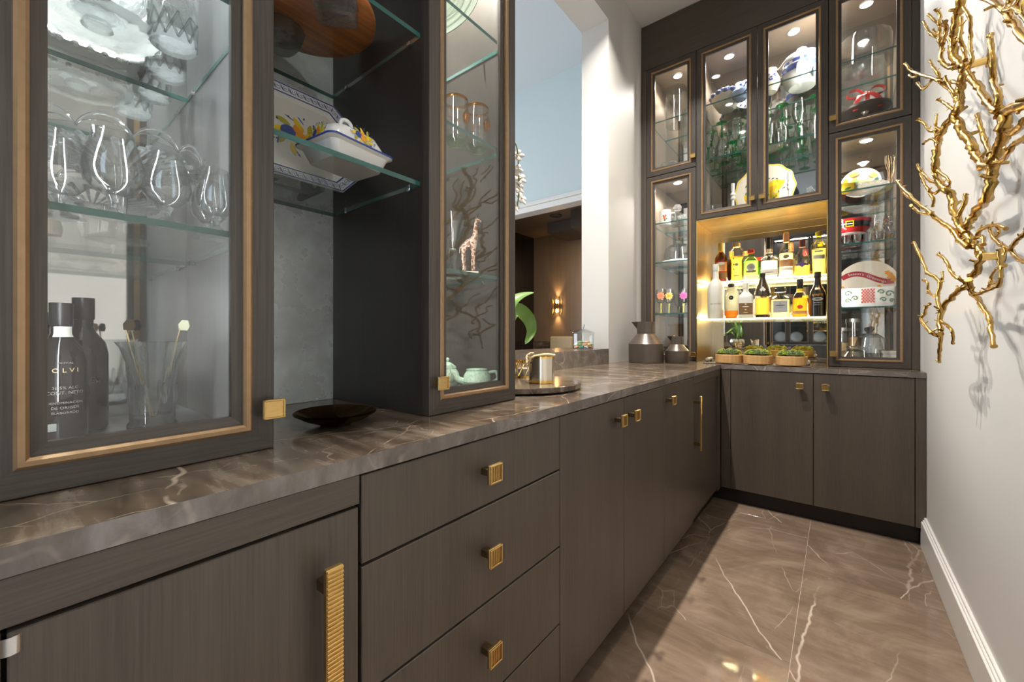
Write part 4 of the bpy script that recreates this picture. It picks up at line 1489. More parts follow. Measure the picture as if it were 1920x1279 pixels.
# border: blue lines and medallions following the octagon
for (a0, z0) in ((.0015, .0142), (.023, .0108)):
    p0, p1 = oct_ring(A - a0, B_ - a0, .0595 - a0 * .4), oct_ring(A - a0 - .003, B_ - a0 - .003, .0585 - a0 * .4)
    o.add([(x, y, z0 + .0006) for x, y in p0] + [(x, y, z0 + .0002) for x, y in p1], [(j, (j + 1) % 8, 8 + (j + 1) % 8, 8 + j) for j in range(8)], 0)
mid = oct_ring(A - .0125, B_ - .0125, .055)
for j in range(8):
    x0, y0 = mid[j]
    x1, y1 = mid[(j + 1) % 8]
    L_ = math.hypot(x1 - x0, y1 - y0)
    n_ = max(2, int(L_ / .0165))
    for k in range(n_):
        t_ = (k + .5) / n_
        x, y = x0 + (x1 - x0) * t_, y0 + (y1 - y0) * t_
        an = math.atan2(y1 - y0, x1 - x0)
        ell(o, x, y, .0072, .0072, an, .0125, 12, 4)
        ell(o, x, y, .0056, .0052, an, .0131, 12, 5)
        for dx in (-.002, .002):
            ell(o, x + dx * math.cos(an), y + dx * math.sin(an), .0012, .0016, an, .0137, 6, 0)
        ell(o, x + .0082 * math.cos(an), y + .0082 * math.sin(an), .0012, .0075, an + .4, .0128, 8, 0)
fruit_print(o, .0026, 1.45, 3)
o.build('painted_decoration', PAINT + [LBLUEC, WHITEC], r, world=False, flat=True, kind='stuff')
r = T('plate_easel', 'black wooden easel propping up the octagonal painted platter', 'stand', (-1.102, 0.47, S2))
for sy in (-.055, .055):
    o = MB()
    o.prism([(-.075, 0.0), (.055, 0.0), (.060, .010), (.046, .022), (.036, .012), (.0, .012), (-.042, .10), (-.058, .10), (-.052, .02), (-.075, .012)], sy - .006, sy + .006, M=Matrix.Rotation(PI / 2, 4, 'X'))
    o.build('side', BLACK, r, world=False)
MB().box(-.020, -.008, -.0475, .0475, .003, .011, .001).build('crossbar', BLACK, r, world=False)
# covered butter dish
r = T('butter_dish', 'white butter dish with painted lemon lid in the niche', 'butter dish', (-0.868, 0.490, S2), (0, 0, 0.12))


def rrect(a, b, n=7, k=.25):
    P = []
    rr = min(a, b) * k
    for cx, cy, a0 in ((a - rr, b - rr, 0), (-a + rr, b - rr, PI / 2), (-a + rr, -b + rr, PI), (a - rr, -b + rr, 1.5 * PI)):
        for i in range(n):
            t_ = a0 + PI / 2 * i / (n - 1)
            P.append((cx + rr * math.cos(t_), cy + rr * math.sin(t_)))
    return P


def loft(mb, secs, mi=0, cap=True):
    n = len(secs[0])
    o = len(mb.v)
    vs = [p for s_ in secs for p in s_]
    fs = [(i * n + j, i * n + (j + 1) % n, (i + 1) * n + (j + 1) % n, (i + 1) * n + j) for i in range(len(secs) - 1) for j in range(n)]
    if cap:
        fs += [list(range(n))[::-1], [(len(secs) - 1) * n + j for j in range(n)]]
    return mb.add(vs, fs, mi)


sec = lambda a, b, z, k=.25: [(x, y, z) for x, y in rrect(a, b, 7, k)]
loft(MB(), [sec(.048, .060, 0), sec(.050, .062, .004), sec(.060, .074, .030), sec(.068, .083, .034), sec(.068, .083, .038), sec(.058, .072, .036)]).build('dish', WHITEC, r, world=False)
b = MB()
loft(b, [sec(.069, .084, .0345), sec(.070, .085, .0365), sec(.069, .084, .0385)])
b.build('blue_rim', BLUEC, r, world=False)
loft(MB(), [sec(.054, .068, .0368), sec(.054, .068, .050, .4), sec(.046, .058, .072, .6), sec(.028, .036, .084, .9), sec(.008, .010, .088, 1)]).build('lid', WHITEC, r, world=False)
MB().tube(smooth_path([(0, -.016, .086), (0, -.012, .104), (0, 0, .110), (0, .012, .104), (0, .016, .086)], 4), .0045, 8).build('lid_handle', WHITEC, r, world=False)
o = MB()
fruit_print(o, 0, .62, 5)
M_ = Matrix.Translation((.0525, .004, .061)) @ Matrix.Rotation(PI / 2 - .25, 4, 'Y') @ Matrix.Rotation(PI / 2, 4, 'Z')
o.xf(M_)
k0 = len(o.v)
fruit_print(o, 0, .62, 6)
o.xf(Matrix.Translation((-.004, -.0665, .056)) @ Matrix.Rotation(PI / 2 - .15, 4, 'X'), k0)
o.build('painted_fruit', PAINT, r, world=False, flat=True, kind='stuff')
# smoked glass dish on the worktop
r = T('glass_dish', 'oval smoked black glass dish lying on the worktop in the niche', 'dish', (-0.862, 0.462, CT))
lat('dish', [(0, 0), (0.030, 0), (0.034, .004), (0.062, .014), (0.084, .026), (0.086, .029), (0.083, .031), (0.060, .020), (0.030, .010), (0, .009)], SMOKE, r, 48, lambda th, t: 1 + .04 * math.cos(2 * th))

# ================================================================== second glass cabinet
r = T('glass_platter', 'large pale green glass platter leaning on the top visible shelf', 'platter', (-0.985, 0.838, 1.993 + .158), (PI / 2 - .12, 0, 0.55))
o = MB()
o.lathe(plate_prof(0.160, .026, .006), 48)
for k in range(5):
    o.lathe([(0.05 + k * .022, .030), (0.052 + k * .022, .032), (0.054 + k * .022, .030)], 40, cap0=False, cap1=False)
o.build('disc', pm('pale_green_glass', (0.62, 0.74, 0.62), 0.15, 0, 0.15, 20, trans=0.35), r, world=False)
SC2 = 1.674
for i, (x, y, lb) in enumerate(((-0.885, 0.845, 'clear tumbler with amber glass medallion, left of the pair'), (-0.868, 0.918, 'clear tumbler with amber glass medallion, nearer the pass-through'))):
    r = T('tumbler', lb, 'glass', (x, y, SC2), (0, 0, face_cam(x, y)))
    lat('glass', [(0, 0), (.026, 0), (.033, .006), (.037, .022), (.0385, .10), (.036, .132), (.0345, .132), (.0365, .10), (.034, .028), (0, .018)], GLASS, r, 28)
    lat('amber_rim', [(.0362, .124), (.0372, .129), (.0362, .134), (.0345, .134), (.0340, .128)], AMBERG, r, 28, cap0=False, cap1=False)
    MB().ball((.030, -.026, .072), .0135, 12, 8, (.8, .6, 1.35)).build('medallion', AMBERG, r, world=False)
    lat('thick_base', [(0, .0015), (.024, .0015), (.030, .008), (.031, .018), (0, .017)], crystal('green_tinged_glass_%d' % i, (.80, .93, .72), .3), r, 24)
# giraffe figurine
SC3 = 1.287
gx, gy = -0.822, 0.838
r = T('giraffe_figurine', 'brown-patched giraffe figurine standing on the glass shelf', 'figurine', (gx, gy, SC3), (0, 0, face_cam(gx, gy)))
GIR = pm('giraffe_hide', (0.62, 0.45, 0.34), 0.4, 0, 0.1, 30)
m, nt, N, L, B, O_ = newmat('giraffe_patches')
tc = N.new('ShaderNodeTexCoord')
v = N.new('ShaderNodeTexVoronoi')
v.feature = 'DISTANCE_TO_EDGE'
v.inputs['Scale'].default_value = 75
L.new(tc.outputs['Object'], v.inputs['Vector'])
cr = N.new('ShaderNodeValToRGB')
cr.color_ramp.elements[0].position = .08
cr.color_ramp.elements[1].position = .13
cr.color_ramp.elements[0].color = (.72, .56, .42, 1)
cr.color_ramp.elements[1].color = (.30, .135, .10, 1)
L.new(v.outputs['Distance'], cr.inputs[0])
L.new(cr.outputs[0], B.inputs['Base Color'])
B.inputs['Roughness'].default_value = .35
GIRP = m
# one continuous body grown over a skeleton
sk = [((-.014, 0, .075), .0125), ((.010, 0, .080), .0125), ((.016, 0, .095), .0085), ((.017, 0, .128), .0045), ((.019, 0, .142), .0045), ((.026, 0, .139), .0028), ((.031, 0, .136), .0024),
      ((-.015, -.006, .058), .0065), ((-.018, -.006, .034), .0032), ((-.015, -.006, .018), .0024), ((-.016, -.006, .003), .0030),
      ((-.015, .006, .058), .0065), ((-.013, .006, .034), .0032), ((-.010, .006, .018), .0024), ((-.011, .006, .003), .0030),
      ((.012, -.006, .058), .0055), ((.013, -.006, .030), .0030), ((.013, -.006, .016), .0024), ((.014, -.006, .003), .0030),
      ((.010, .006, .058), .0055), ((.008, .006, .030), .0030), ((.008, .006, .016), .0024), ((.009, .006, .003), .0030),
      ((-.024, 0, .068), .0016), ((-.026, 0, .050), .0011)]
ed = [(0, 1), (1, 2), (2, 3), (3, 4), (4, 5), (5, 6), (0, 7), (7, 8), (8, 9), (9, 10), (0, 11), (11, 12), (12, 13), (13, 14), (1, 15), (15, 16), (16, 17), (17, 18), (1, 19), (19, 20), (20, 21), (21, 22), (0, 23), (23, 24)]


def skin(name, sk, ed, mat_, parent, sub=2, scale=1.0):
    me = bpy.data.meshes.new(name)
    me.from_pydata([tuple(c * scale for c in p) for p, _ in sk], ed, [])
    o = bpy.data.objects.new(name, me)
    C.objects.link(o)
    o.modifiers.new('skin', 'SKIN')
    for i, (_, rr) in enumerate(sk):
        me.skin_vertices[0].data[i].radius = (rr * scale, rr * scale)
    me.skin_vertices[0].data[0].use_root = True
    sb = o.modifiers.new('sub', 'SUBSURF')
    sb.levels = sb.render_levels = sub
    dg = bpy.context.evaluated_depsgraph_get()
    nm = bpy.data.meshes.new_from_object(o.evaluated_get(dg))
    bpy.data.objects.remove(o)
    nm.name = name
    nm.materials.clear()
    nm.materials.append(mat_)
    nm.polygons.foreach_set('use_smooth', [True] * len(nm.polygons))
    o = bpy.data.objects.new(name, nm)
    C.objects.link(o)
    o.parent = parent
    return o


SCG = 1.06
gb = skin('body', [((a[0], a[1], a[2] + .004), b_) for a, b_ in sk], ed, GIRP, r, 2, SCG)
for s_ in (-1, 1):
    MB().tube([(.019 * SCG, s_ * .003, .154), (.018 * SCG, s_ * .004, .163)], [.0013, .0017], 6).build('horn', BRASSD, r, world=False)
    MB().ball((.017 * SCG, s_ * .007, .152), .0035, 8, 6, (.5, 1.3, .8)).build('ear', GIR, r, world=False)
    MB().ball((.0225 * SCG, s_ * .0042, .1515), .0011, 6, 5).build('eye', BLACK, r, world=False)
MB().box(-.026, .026, -.014, .014, 0, .0055, .001).build('base', CREAMC, r, world=False)
# fluted clear vase
r = T('fluted_vase', 'clear trumpet-shaped glass vase beside the giraffe', 'vase', (-0.930, 0.876, SC3))
lat('stem', [(.028, 0), (.028, .003), (.010, .012), (.009, .05), (.013, .07), (.010, .09)], CRYS, r, 16, lambda th, t: 1 + .06 * math.cos(8 * th))
lat('bowl', wall_glass([(.010, .09), (.016, .11), (.030, .15), (.052, .192)], .0016), GLASS, r, 24, lambda th, t: 1 + .03 * math.cos(8 * th), cap0=False, cap1=False)
# celadon teapot and creamer
FL2 = 0.9455


def relief_pot(name, label, loc, R, h, rz, lid):
    r = T(name, label, name.split('_')[-1], loc, (0, 0, rz))
    lat('body', [(0, 0), (R * .6, 0), (R * .75, h * .08), (R, h * .42), (R * .92, h * .72), (R * .72, h * .93), (R * .76, h), (R * .68, h), (R * .6, h * .9), (0, h * .85)], GREENC, r, 28, lambda th, t: 1 + .02 * math.sin(9 * th + 8 * t))
    MB().tube(smooth_path([(-R * .85, 0, h * .40), (-R * 1.35, 0, h * .55), (-R * 1.6, 0, h * .85), (-R * 1.85, 0, h * .93)], 5), [.0085 * R / .036 - .0002 * i for i in range(16)], 10).build('spout', GREENC, r, world=False)
    MB().tube(smooth_path([(R * .8, 0, h * .8), (R * 1.35, 0, h * .85), (R * 1.5, 0, h * .5), (R * .92, 0, h * .28)], 5), .0042 * R / .036, 8).build('handle', GREENC, r, world=False)
    if lid:
        lat('lid', [(R * .7, h), (R * .66, h * 1.08), (R * .3, h * 1.25), (R * .08, h * 1.30), (R * .16, h * 1.42), (R * .10, h * 1.5), (0, h * 1.52)], GREENC, r, 24, lambda th, t: 1 + .03 * math.sin(8 * th))
    return r


relief_pot('celadon_creamer', 'celadon green relief creamer with open top, front of the teapot', (-0.862, 0.912, FL2), .043, .062, face_cam(-0.862, .91) + .15, False)
relief_pot('celadon_teapot', 'celadon green relief teapot with lid behind the creamer', (-0.975, 0.895, FL2), .040, .062, face_cam(-0.97, .9) + 1.9, True)

# ================================================================== on the worktop beyond the second cabinet
r = T('lazy_susan', 'round brown stone turntable board on the worktop beside the slim cabinet', 'turntable', (-0.935, 1.222, CT))
lat('foot', [(0, 0), (.09, 0), (.09, .006), (0, .006)], BRASSD, r, 32)
lat('disc', [(0, .006), (.226, .006), (.228, .008), (.228, .023), (.226, .025), (0, .025)], COUNTER, r, 96)
ZS = CT + .025
r = T('candle_jar', 'mirrored gold candle jar with a twisted cord on the turntable', 'candle', (-0.835, 1.222, ZS))
lat('jar', [(0, 0), (.043, 0), (.0455, .003), (.0455, .094), (.042, .094), (.042, .082), (0, .082)], SILVERG, r, 44)
lat('base_band', [(.0457, .001), (.0464, .001), (.0464, .012), (.0457, .012)], GOLD, r, 44, cap0=False, cap1=False)
lat('rim_band', [(.0457, .089), (.0466, .089), (.0466, .0955), (.0415, .0955), (.0415, .089)], GOLD, r, 44, cap0=False, cap1=False)
cord = []
for i in range(30):
    t_ = i / 29
    a = PI * 0.95 + t_ * PI * 1.15
    rr_ = .0435 + .004 * math.sin(7 * t_)
    cord.append((rr_ * math.cos(a), rr_ * math.sin(a), .1005 + .003 * math.sin(9 * t_ + 1) - .026 * math.exp(-((t_ - .30) / .10) ** 2)))
    if abs(t_ - .30) < .16:
        cord[-1] = (cord[-1][0] * 1.12, cord[-1][1] * 1.12, cord[-1][2])
b = MB()
for ph in (0, PI):
    P = []
    for i, c_ in enumerate(smooth_path(cord, 4)):
        P.append(c_ + Vector((.0022 * math.cos(ph + i * .55), .0022 * math.sin(ph + i * .55), .0022 * math.sin(ph + i * .55))))
    b.tube(P, .0030, 6)
b.build('twisted_cord', ROPE, r, world=False)
# wire votive
vx, vy = -1.0, 1.335
r = T('votive_holder', 'gold wire votive holder with a white candle on the turntable', 'candle holder', (vx, vy, ZS))
R_, h_ = .036, .068
for k in range(8):
    a0, a1 = 2 * PI * k / 8, 2 * PI * (k + 1) / 8
    p0, p1 = (R_ * math.cos(a0), R_ * math.sin(a0)), (R_ * math.cos(a1), R_ * math.sin(a1))
    o = MB()
    o.tube([(*p0, .006), (*p1, h_ - .006)], .0016, 5).tube([(*p1, .006), (*p0, h_ - .006)], .0016, 5)
    o.build('wire_cross', GOLD, r, world=False)
for z0 in (0, h_ - .007):
    lat('band', [(R_ - .002, z0), (R_ + .002, z0), (R_ + .002, z0 + .007), (R_ - .002, z0 + .007), (R_ - .002, z0)], GOLD, r, 24, cap0=False, cap1=False)
lat('candle_cup', wall_glass([(0.030, .007), (.031, .050)], .002), GLASS, r, 20, cap1=False)
lat('candle', [(0, .0075), (.026, .0075), (.026, .036), (0, .034)], pm('white_wax', (.85, .8, .7), .5, 0, .02), r, 20)
# orchid in an iridescent bowl, mostly behind the slim cabinet (its pot shows in the bar mirror)
ox, oy = -1.045, 1.165
r = T('potted_orchid', 'white orchid with strappy leaves in an iridescent bowl, half hidden by the slim cabinet', 'plant', (ox, oy, ZS))
lat('bowl', [(0, 0), (.040, 0), (.075, .020), (.094, .055), (.092, .090), (.078, .115), (.072, .115), (.084, .090), (.084, .055), (0, .03)], IRID, r, 36)
lat('moss', [(0, .100), (.030, .106), (.058, .100), (.060, .09), (0, .08)], MOSS, r, 20)


def leaf_mesh(path, width, th=.0022, droop=0, up=Vector((0, 0, 1))):
    P = smooth_path(path, 5)
    n = len(P)
    vs, fs = [], []
    for i, p in enumerate(P):
        t_ = i / (n - 1)
        d = (P[min(n - 1, i + 1)] - P[max(0, i - 1)]).normalized()
        sd = d.cross(up)
        sd = sd.normalized() if sd.length > 1e-4 else Vector((1, 0, 0))
        nn = sd.cross(d).normalized()
        w_ = width * (math.sin(PI * min(1, (t_ * .93 + .07))) ** .7)
        for k, (a, b_) in enumerate(((-1, .22), (-.5, .03), (0, -.06), (.5, .03), (1, .22))):
            vs.append(p + sd * a * w_ + nn * b_ * w_)
        for k, (a, b_) in enumerate(((1, .22), (.5, .03), (0, -.06), (-.5, .03), (-1, .22))):
            vs.append(p + sd * a * w_ * .98 + nn * (b_ * w_ - th))
    for i in range(n - 1):
        for k in range(10):
            a, b_ = i * 10 + k, i * 10 + (k + 1) % 10
            fs.append((a, b_, b_ + 10, a + 10))
    fs.append(list(range(10))[::-1])
    fs.append([(n - 1) * 10 + k for k in range(10)])
    return MB().add(vs, fs)


wl = lambda *pts: [Vector(p) - Vector((ox, oy, ZS)) for p in pts]
def lp(px, py, X):
    return onX(px, py, X)
base = Vector((ox, oy, ZS + .10))
leaf_mesh(wl(base, (-1.03, 1.20, 1.08), lp(955, 575, -1.0), lp(975, 556, -1.0), lp(1001, 548, -1.0)), .026, up=Vector((0.5, -.3, 1))).build('leaf', LEAF, r, world=False)
leaf_mesh(wl(base, (-1.02, 1.20, 1.10), lp(962, 583, -.99), lp(988, 595, -.98), lp(996, 620, -.97), lp(985, 645, -.97)), .030, up=Vector((.75, -.65, .2))).build('leaf', LEAF, r, world=False)
for (dx, dy, dz, ex, ey, ez) in ((-.08, .02, .12, -.16, .05, .06), (.03, -.09, .13, .04, -.15, .07), (-.05, -.06, .17, -.11, -.12, .14), (-.04, .06, .15, -.10, .13, .09), (-.09, -.04, .10, -.17, -.08, .02), (-.02, -.02, .20, -.05, -.04, .26), (-.03, .03, .19, -.06, .08, .22)):
    leaf_mesh([(0, 0, .10), (dx * .4, dy * .4, .10 + dz * .6), (dx, dy, .10 + dz), (ex, ey, .10 + ez)], .022, up=Vector((0, 0, 1)) + Vector((.1, .05, 0))).build('leaf', LEAF, r, world=False)
st = smooth_path(wl(base, (-1.05, 1.18, 1.30), (-1.03, 1.16, 1.60), lp(948, 300, -1.0), lp(962, 268, -1.0), lp(970, 282, -1.0), lp(972, 320, -1.0), lp(973, 360, -1.0), lp(969, 392, -1.0)), 6)
MB().tube(st, .0028, 8).build('flower_stem', pm('orchid_stem', (.16, .2, .05), .5, 0, .1), r, world=False)
for i, (px, py) in enumerate(((970, 292), (968, 318), (975, 335), (972, 352), (978, 372), (966, 385), (955, 310), (950, 350))):
    c0 = lp(px, py, -1.0) - Vector((ox, oy, ZS))
    o = MB()
    for k in range(5):
        a = 2 * PI * k / 5 + i
        Mq = Matrix.Translation(c0) @ Matrix.Rotation(.6 + .2 * i, 4, 'Z') @ Matrix.Rotation(PI / 2 - .3, 4, 'X') @ Matrix.Rotation(a, 4, 'Z')
        k0 = len(o.v)
        o.ball((.016, 0, 0), .014, 10, 6, (1, .75, .16))
        o.xf(Mq, k0)
    o.ball(c0, .005, 8, 6)
    o.build('flower', PETAL, r, world=False)
# candy jar on the ledge
r = T('candy_jar', 'lidded glass jar of coloured wrapped sweets on the stone ledge', 'jar', (-1.365, 2.505, 1.015))
lat('jar', wall_glass([(0.0, 0), (.062, 0), (.068, .004), (.070, .012), (.072, .098), (.070, .104)], .003), GLASS, r, 32, cap0=False, cap1=False)
lat('lid', [(.076, .104), (.078, .107), (.070, .114), (.045, .126), (.018, .136), (.0, .138), (0, .134), (.04, .122), (.068, .108)], GLASS, r, 32, cap0=False, cap1=False)
lat('lid_knob', [(.006, .136), (.005, .145), (.011, .154), (.010, .164), (.0, .168)], CRYS2, r, 14)
CANDY = [pm('candy_' + n_, c_, .25, 0, .1) for n_, c_ in (('orange', (.85, .30, .08)), ('teal', (.06, .45, .50)), ('silver', (.75, .75, .78)), ('green', (.15, .45, .08)), ('pink', (.85, .42, .32)), ('gold', (.8, .55, .15)))]
rnd = random.Random(4)
k = 0
for lay in range(3):
    for i in range(9 if lay < 2 else 5):
        a = 2 * PI * i / (9 if lay < 2 else 5) + lay * .4
        d = .048 if lay < 2 else .026
        cdy = T('wrapped_candy', 'wrapped sweet in shiny %s foil inside the lidded glass jar' % ('orange', 'teal', 'silver', 'green', 'pink', 'gold')[k % 6], 'candy', (-1.365 + d * math.cos(a), 2.505 + d * math.sin(a), 1.0275 + lay * .0165), (0, 0, a), 'wrapped sweets in the glass jar')
        o = MB()
        o.ball((0, 0, 0), .0105, 8, 6, (1.25, .9, .8))
        o.build('sweet', CANDY[k % 6], cdy, world=False)
        for s_ in (-1, 1):
            MB().lathe([(.001, 0), (.007, .007)], 7, M=Matrix.Translation((s_ * .0125, 0, 0)) @ Matrix.Rotation(s_ * PI / 2, 4, 'Y')).build('twist', CANDY[k % 6], cdy, world=False)
        k += 1


# faceted grey jugs at the far end of the worktop
def jug(label, x, y, R, h, rz):
    r = T('ceramic_jug', label, 'jug', (x, y, CT), (0, 0, rz))
    rn = R * .52
    zb, zs = h * .46, h * .70

    def md(th, t):
        return 1
    lat('body', [(0, 0), (R * .985, 0), (R, .004), (R, zb), (rn, zs), (rn * 1.0, h), (rn * .93, h), (rn * .93, zs), (0, zs * .9)], GREYV, r, 48, ang=20)
    # folded triangular beak
    o = MB()
    tip = (-rn * 1.62, 0, h)
    aL, aR = (-rn * .80, -rn * .60, h), (-rn * .80, rn * .60, h)
    low = (-rn * 1.0, 0, h * .83)
    o.add([tip, aL, aR, low, (-rn * 1.5, 0, h - .003), (-rn * .8, -rn * .54, h - .003), (-rn * .8, rn * .54, h - .003)], [(0, 1, 3), (0, 3, 2), (4, 6, 5), (0, 4, 5, 1), (0, 2, 6, 4), (1, 5, 6, 2)])
    o.build('spout', GREYV, r, world=False, flat=True)


jug('large bronze-grey jug with folded spout in the corner of the worktop', -1.062, 2.86, .118, .288, 0.35)
jug('small bronze-grey jug with folded spout beside the large one', -0.872, 2.94, .078, .186, 0.35)

# tray of mossy planters below the bar
r = T('serving_tray', 'long brown tray under the three wooden planters', 'tray', (-0.425, 3.13, CT))
MB().box(-.30, .30, -.105, .105, 0, .006, .002).build('base', GREYV, r, world=False)
for sx in (-1, 1):
    for yy in (-.05, .05):
        MB().tube([(sx * .283, yy, .006), (sx * .283, yy, .024)], .008, 10).build('handle_post', BRASSD, r, world=False)
    MB().tube([(sx * .283, -.065, .027), (sx * .283, .065, .027)], .0105, 12).build('handle', SILVER, r, world=False)


def planter(label, x, y, seed):
    rnd = random.Random(seed)
    r = T('wooden_planter', label, 'planter', (x, y, CT + .0062))
    lat('pot', [(0, 0), (.080, 0), (.084, .004), (.084, .054), (.081, .057), (.074, .057), (.074, .045), (0, .045)], OAKL, r, 40)
    o = MB()
    for (cx, cy, cr) in ((-.040, .022, .034), (.002, .036, .036), (.042, .024, .028), (-.055, -.010, .020)):
        for k in range(26):
            u, v = rnd.random() * 2 * PI, rnd.random() ** .6
            hx = cr * math.sin(v * PI / 2)
            o.ball((cx + hx * math.cos(u), cy + hx * math.sin(u), .056 + cr * .98 * math.cos(v * PI / 2)), .0075 + .004 * rnd.random(), 7, 5)
        o.ball((cx, cy, .056), cr * .95, 10, 7)
    o.build('moss', MOSS, r, world=False, kind='stuff')
    for k in range(12):
        x0 = -.056 + .112 * ((k % 6) + .2 + .6 * rnd.random()) / 6
        y0 = (-.052 if k < 6 else -.026) + .012 * rnd.random()
        if math.hypot(x0, y0) > .068:
            x0 *= .8
            y0 *= .85
        o = MB()
        rs = .015 + .008 * rnd.random()
        for lay in range(3):
            for j in range(7):
                t_ = 2 * PI * j / 7 + lay * .45
                rr = rs * (1 - lay * .28)
                k0 = len(o.v)
                o.ball((rr * .62, 0, 0), rr * .46, 6, 5, (1.15, .62, .42))
                o.xf(Matrix.Translation((x0, y0, .062 + lay * .006 + .010 * (k // 6) + .004 * (k % 2))) @ Matrix.Rotation(t_, 4, 'Z') @ Matrix.Rotation(-.35 - lay * .35, 4, 'Y'), k0)
        o.build('succulent', SUCCL if k % 5 == 1 else SUCC, r, world=False)


planter('pale round wooden planter of moss and succulents, nearest the grey jugs', onY(1367, 680, 3.10).x, 3.10, 1)
planter('pale round wooden planter of moss and succulents in the middle of the tray', onY(1421, 680, 3.09).x, 3.09, 2)
planter('pale round wooden planter of moss and succulents by the tray end near the right cabinet', onY(1484, 680, 3.09).x, 3.09, 3)
# ================================================================== bar bottles
YS1, YS2 = 3.36, 3.46
Z1, Z2 = 1.2302, 1.5122
CLEARB = thin_glass('bottle_glass', (0.97, 0.98, 0.95), 1.1, 0.55)
GREENB = thin_glass('pale_green_bottle_glass', (0.60, 0.86, 0.45), 1.1, 0.5)
AMBB = thin_glass('amber_bottle_glass', (0.42, 0.22, 0.09), 1.1, 0.5)
YELB = thin_glass('yellow_bottle_glass', (0.95, 0.92, 0.62), 1.1, 0.5)
FROST = pm('frosted_white_glass', (0.86, 0.87, 0.84), 0.45, 0, 0.03, 20, trans=0.35)
L_YEL = liquid('yellow_liquor', (0.95, 0.72, 0.26))
L_GOLD = liquid('golden_liquor', (0.93, 0.66, 0.25))
L_AMB = liquid('amber_liquor', (0.68, 0.34, 0.10))
L_PALE = liquid('pale_liquor', (0.96, 0.94, 0.72))
L_CLR = liquid('clear_liquor', (0.96, 0.97, 0.95))
L_ORA = liquid('orange_liquor', (0.97, 0.62, 0.12))
CREAML = pm('cream_label', (0.80, 0.75, 0.62), 0.6, 0, 0.03, 40)
DBROWN = pm('dark_brown_sleeve', (0.035, 0.02, 0.008), 0.25, 0, 0.1, 40)
L_GRN = liquid('green_liquor', (0.80, 0.93, 0.62))
BROWNL = pm('brown_label', (0.18, 0.10, 0.04), 0.5, 0, 0.1, 40)
COPPER = pm('copper_label', (0.60, 0.30, 0.14), 0.4, 0.3, 0.1, 40)
PURPLE = pm('purple_label', (0.10, 0.05, 0.20), 0.5, 0, 0.1, 40)
SILVL = pm('silver_label', (0.42, 0.42, 0.41), 0.45, 0.2, 0.05, 40)
YCAP = pm('yellow_capsule', (0.80, 0.55, 0.12), 0.4, 0.2, 0.1)
GCAP = pm('gold_capsule', (0.78, 0.55, 0.20), 0.3, 0.7, 0.1)
CORK = pm('cork_stopper', (0.70, 0.45, 0.16), 0.6, 0, 0.15, 60)
WINEC = pm('wine_red_capsule', (0.16, 0.03, 0.04), 0.35, 0, 0.1)


def S(prof, R, H):
    return [(r * R, z * H) for r, z in prof]


def bb(label, px, top, base, wpx, Y, Z, prof, glass, **k):
    p = onY(px, base, Y)
    d = -p.x * -_s * -1
    d = -p.x * _s + Y * _c
    R = wpx * d / FPX / 2 * 0.80
    H = (base - top) * d / FPX
    kk = {}
    for key in ('cap', ):
        if key in k:
            kk['cap'] = [(n, S(pf, R, H), m) for n, pf, m in k[key]]
    kk['rounds'] = [(zz * H, a * R, b * R, n, m) for zz, a, b, n, m in k.get('rounds', ())]
    if 'liq' in k:
        kk['liq'] = (k['liq'][0], k['liq'][1] * H)
    kk['labels'] = [(a * H, b * H, h, m, o) for a, b, h, m, o in k.get('labels', ())]
    kk['texts'] = [(s, z * R, zz * H, m, o) for s, z, zz, m, o in k.get('texts', ())]
    return bottle(label, (p.x, Y, Z), S(prof, R, H), glass, mod=k.get('mod'), **kk)


ROUND = [(0, 0), (.96, 0), (1, .012), (1, .56), (.93, .63), (.55, .72), (.36, .77), (.34, .90)]
SLOPE = [(0, 0), (.92, 0), (.98, .02), (1, .40), (.86, .55), (.50, .68), (.36, .75), (.33, .92)]
SQ = sqf(7, 0.62)
capr = lambda r=.40, z0=.86, z1=1.0: [(r, z0), (r * 1.05, z0 + .005), (r * 1.05, z1 - .01), (r * .9, z1), (0, z1)]

# upper row
bb('amber brandy bottle with yellow capsule and orange label at the brass wall, upper shelf', 1352, 453, 527, 27, YS2, Z2, ROUND, AMBB, cap=[('capsule', capr(.40, .78), YCAP)], liq=(L_AMB, .55), labels=[(.08, .24, 1.0, BROWNL, 0), (.27, .50, 1.0, COPPER, 0)], rounds=[(.46, .55, .25, 20, CREAML)])
bb('bulbous bottle of yellow liquor with cork stopper, upper shelf', 1381, 453, 525, 32, YS2, Z2, [(0, 0), (.70, 0), (.74, .02), (.74, .52), (.80, .56), (1.0, .66), (1.02, .74), (.86, .83), (.52, .88), (.42, .91)], CLEARB, cap=[('stopper', capr(.46, .89, 1.0), CORK)], liq=(L_YEL, .64), labels=[(.12, .15, .5, INKD, 0), (.28, .33, .12, INKD, -.5), (.40, .45, .12, INKD, -.5), (.56, .60, .10, INKD, -.5)], rounds=[(.42, .24, .24, 16, INKGR)])
bb('pale green gin bottle with red cap and round green label', 1408, 466, 524, 32, YS2, Z2, [(0, 0), (.94, 0), (1, .015), (1, .62), (.9, .70), (.42, .77), (.38, .90)], GREENB, cap=[('cap', capr(.42, .88), RED)], liq=(L_GRN, .62), labels=[(.03, .14, .9, CREAML, 0), (.225, .30, .55, BROWNL, 0)], rounds=[(.40, .56, .56, 24, SILVL), (.405, .40, .40, 20, CREAML), (.41, .26, .26, 16, YELC)], mod=SQ)
bb('clear square bottle with tall steel stopper and cream label', 1442, 465, 521, 35, YS2, Z2, [(0, 0), (.96, 0), (1, .012), (1, .70), (.94, .76), (.36, .80), (.34, .88)], CLEARB, cap=[('stopper', capr(.38, .87, 1.0), SILVERG)], liq=(L_CLR, .60), labels=[(.10, .30, .85, CREAML, 0), (.19, .21, .45, INKD, 0)], mod=SQ)
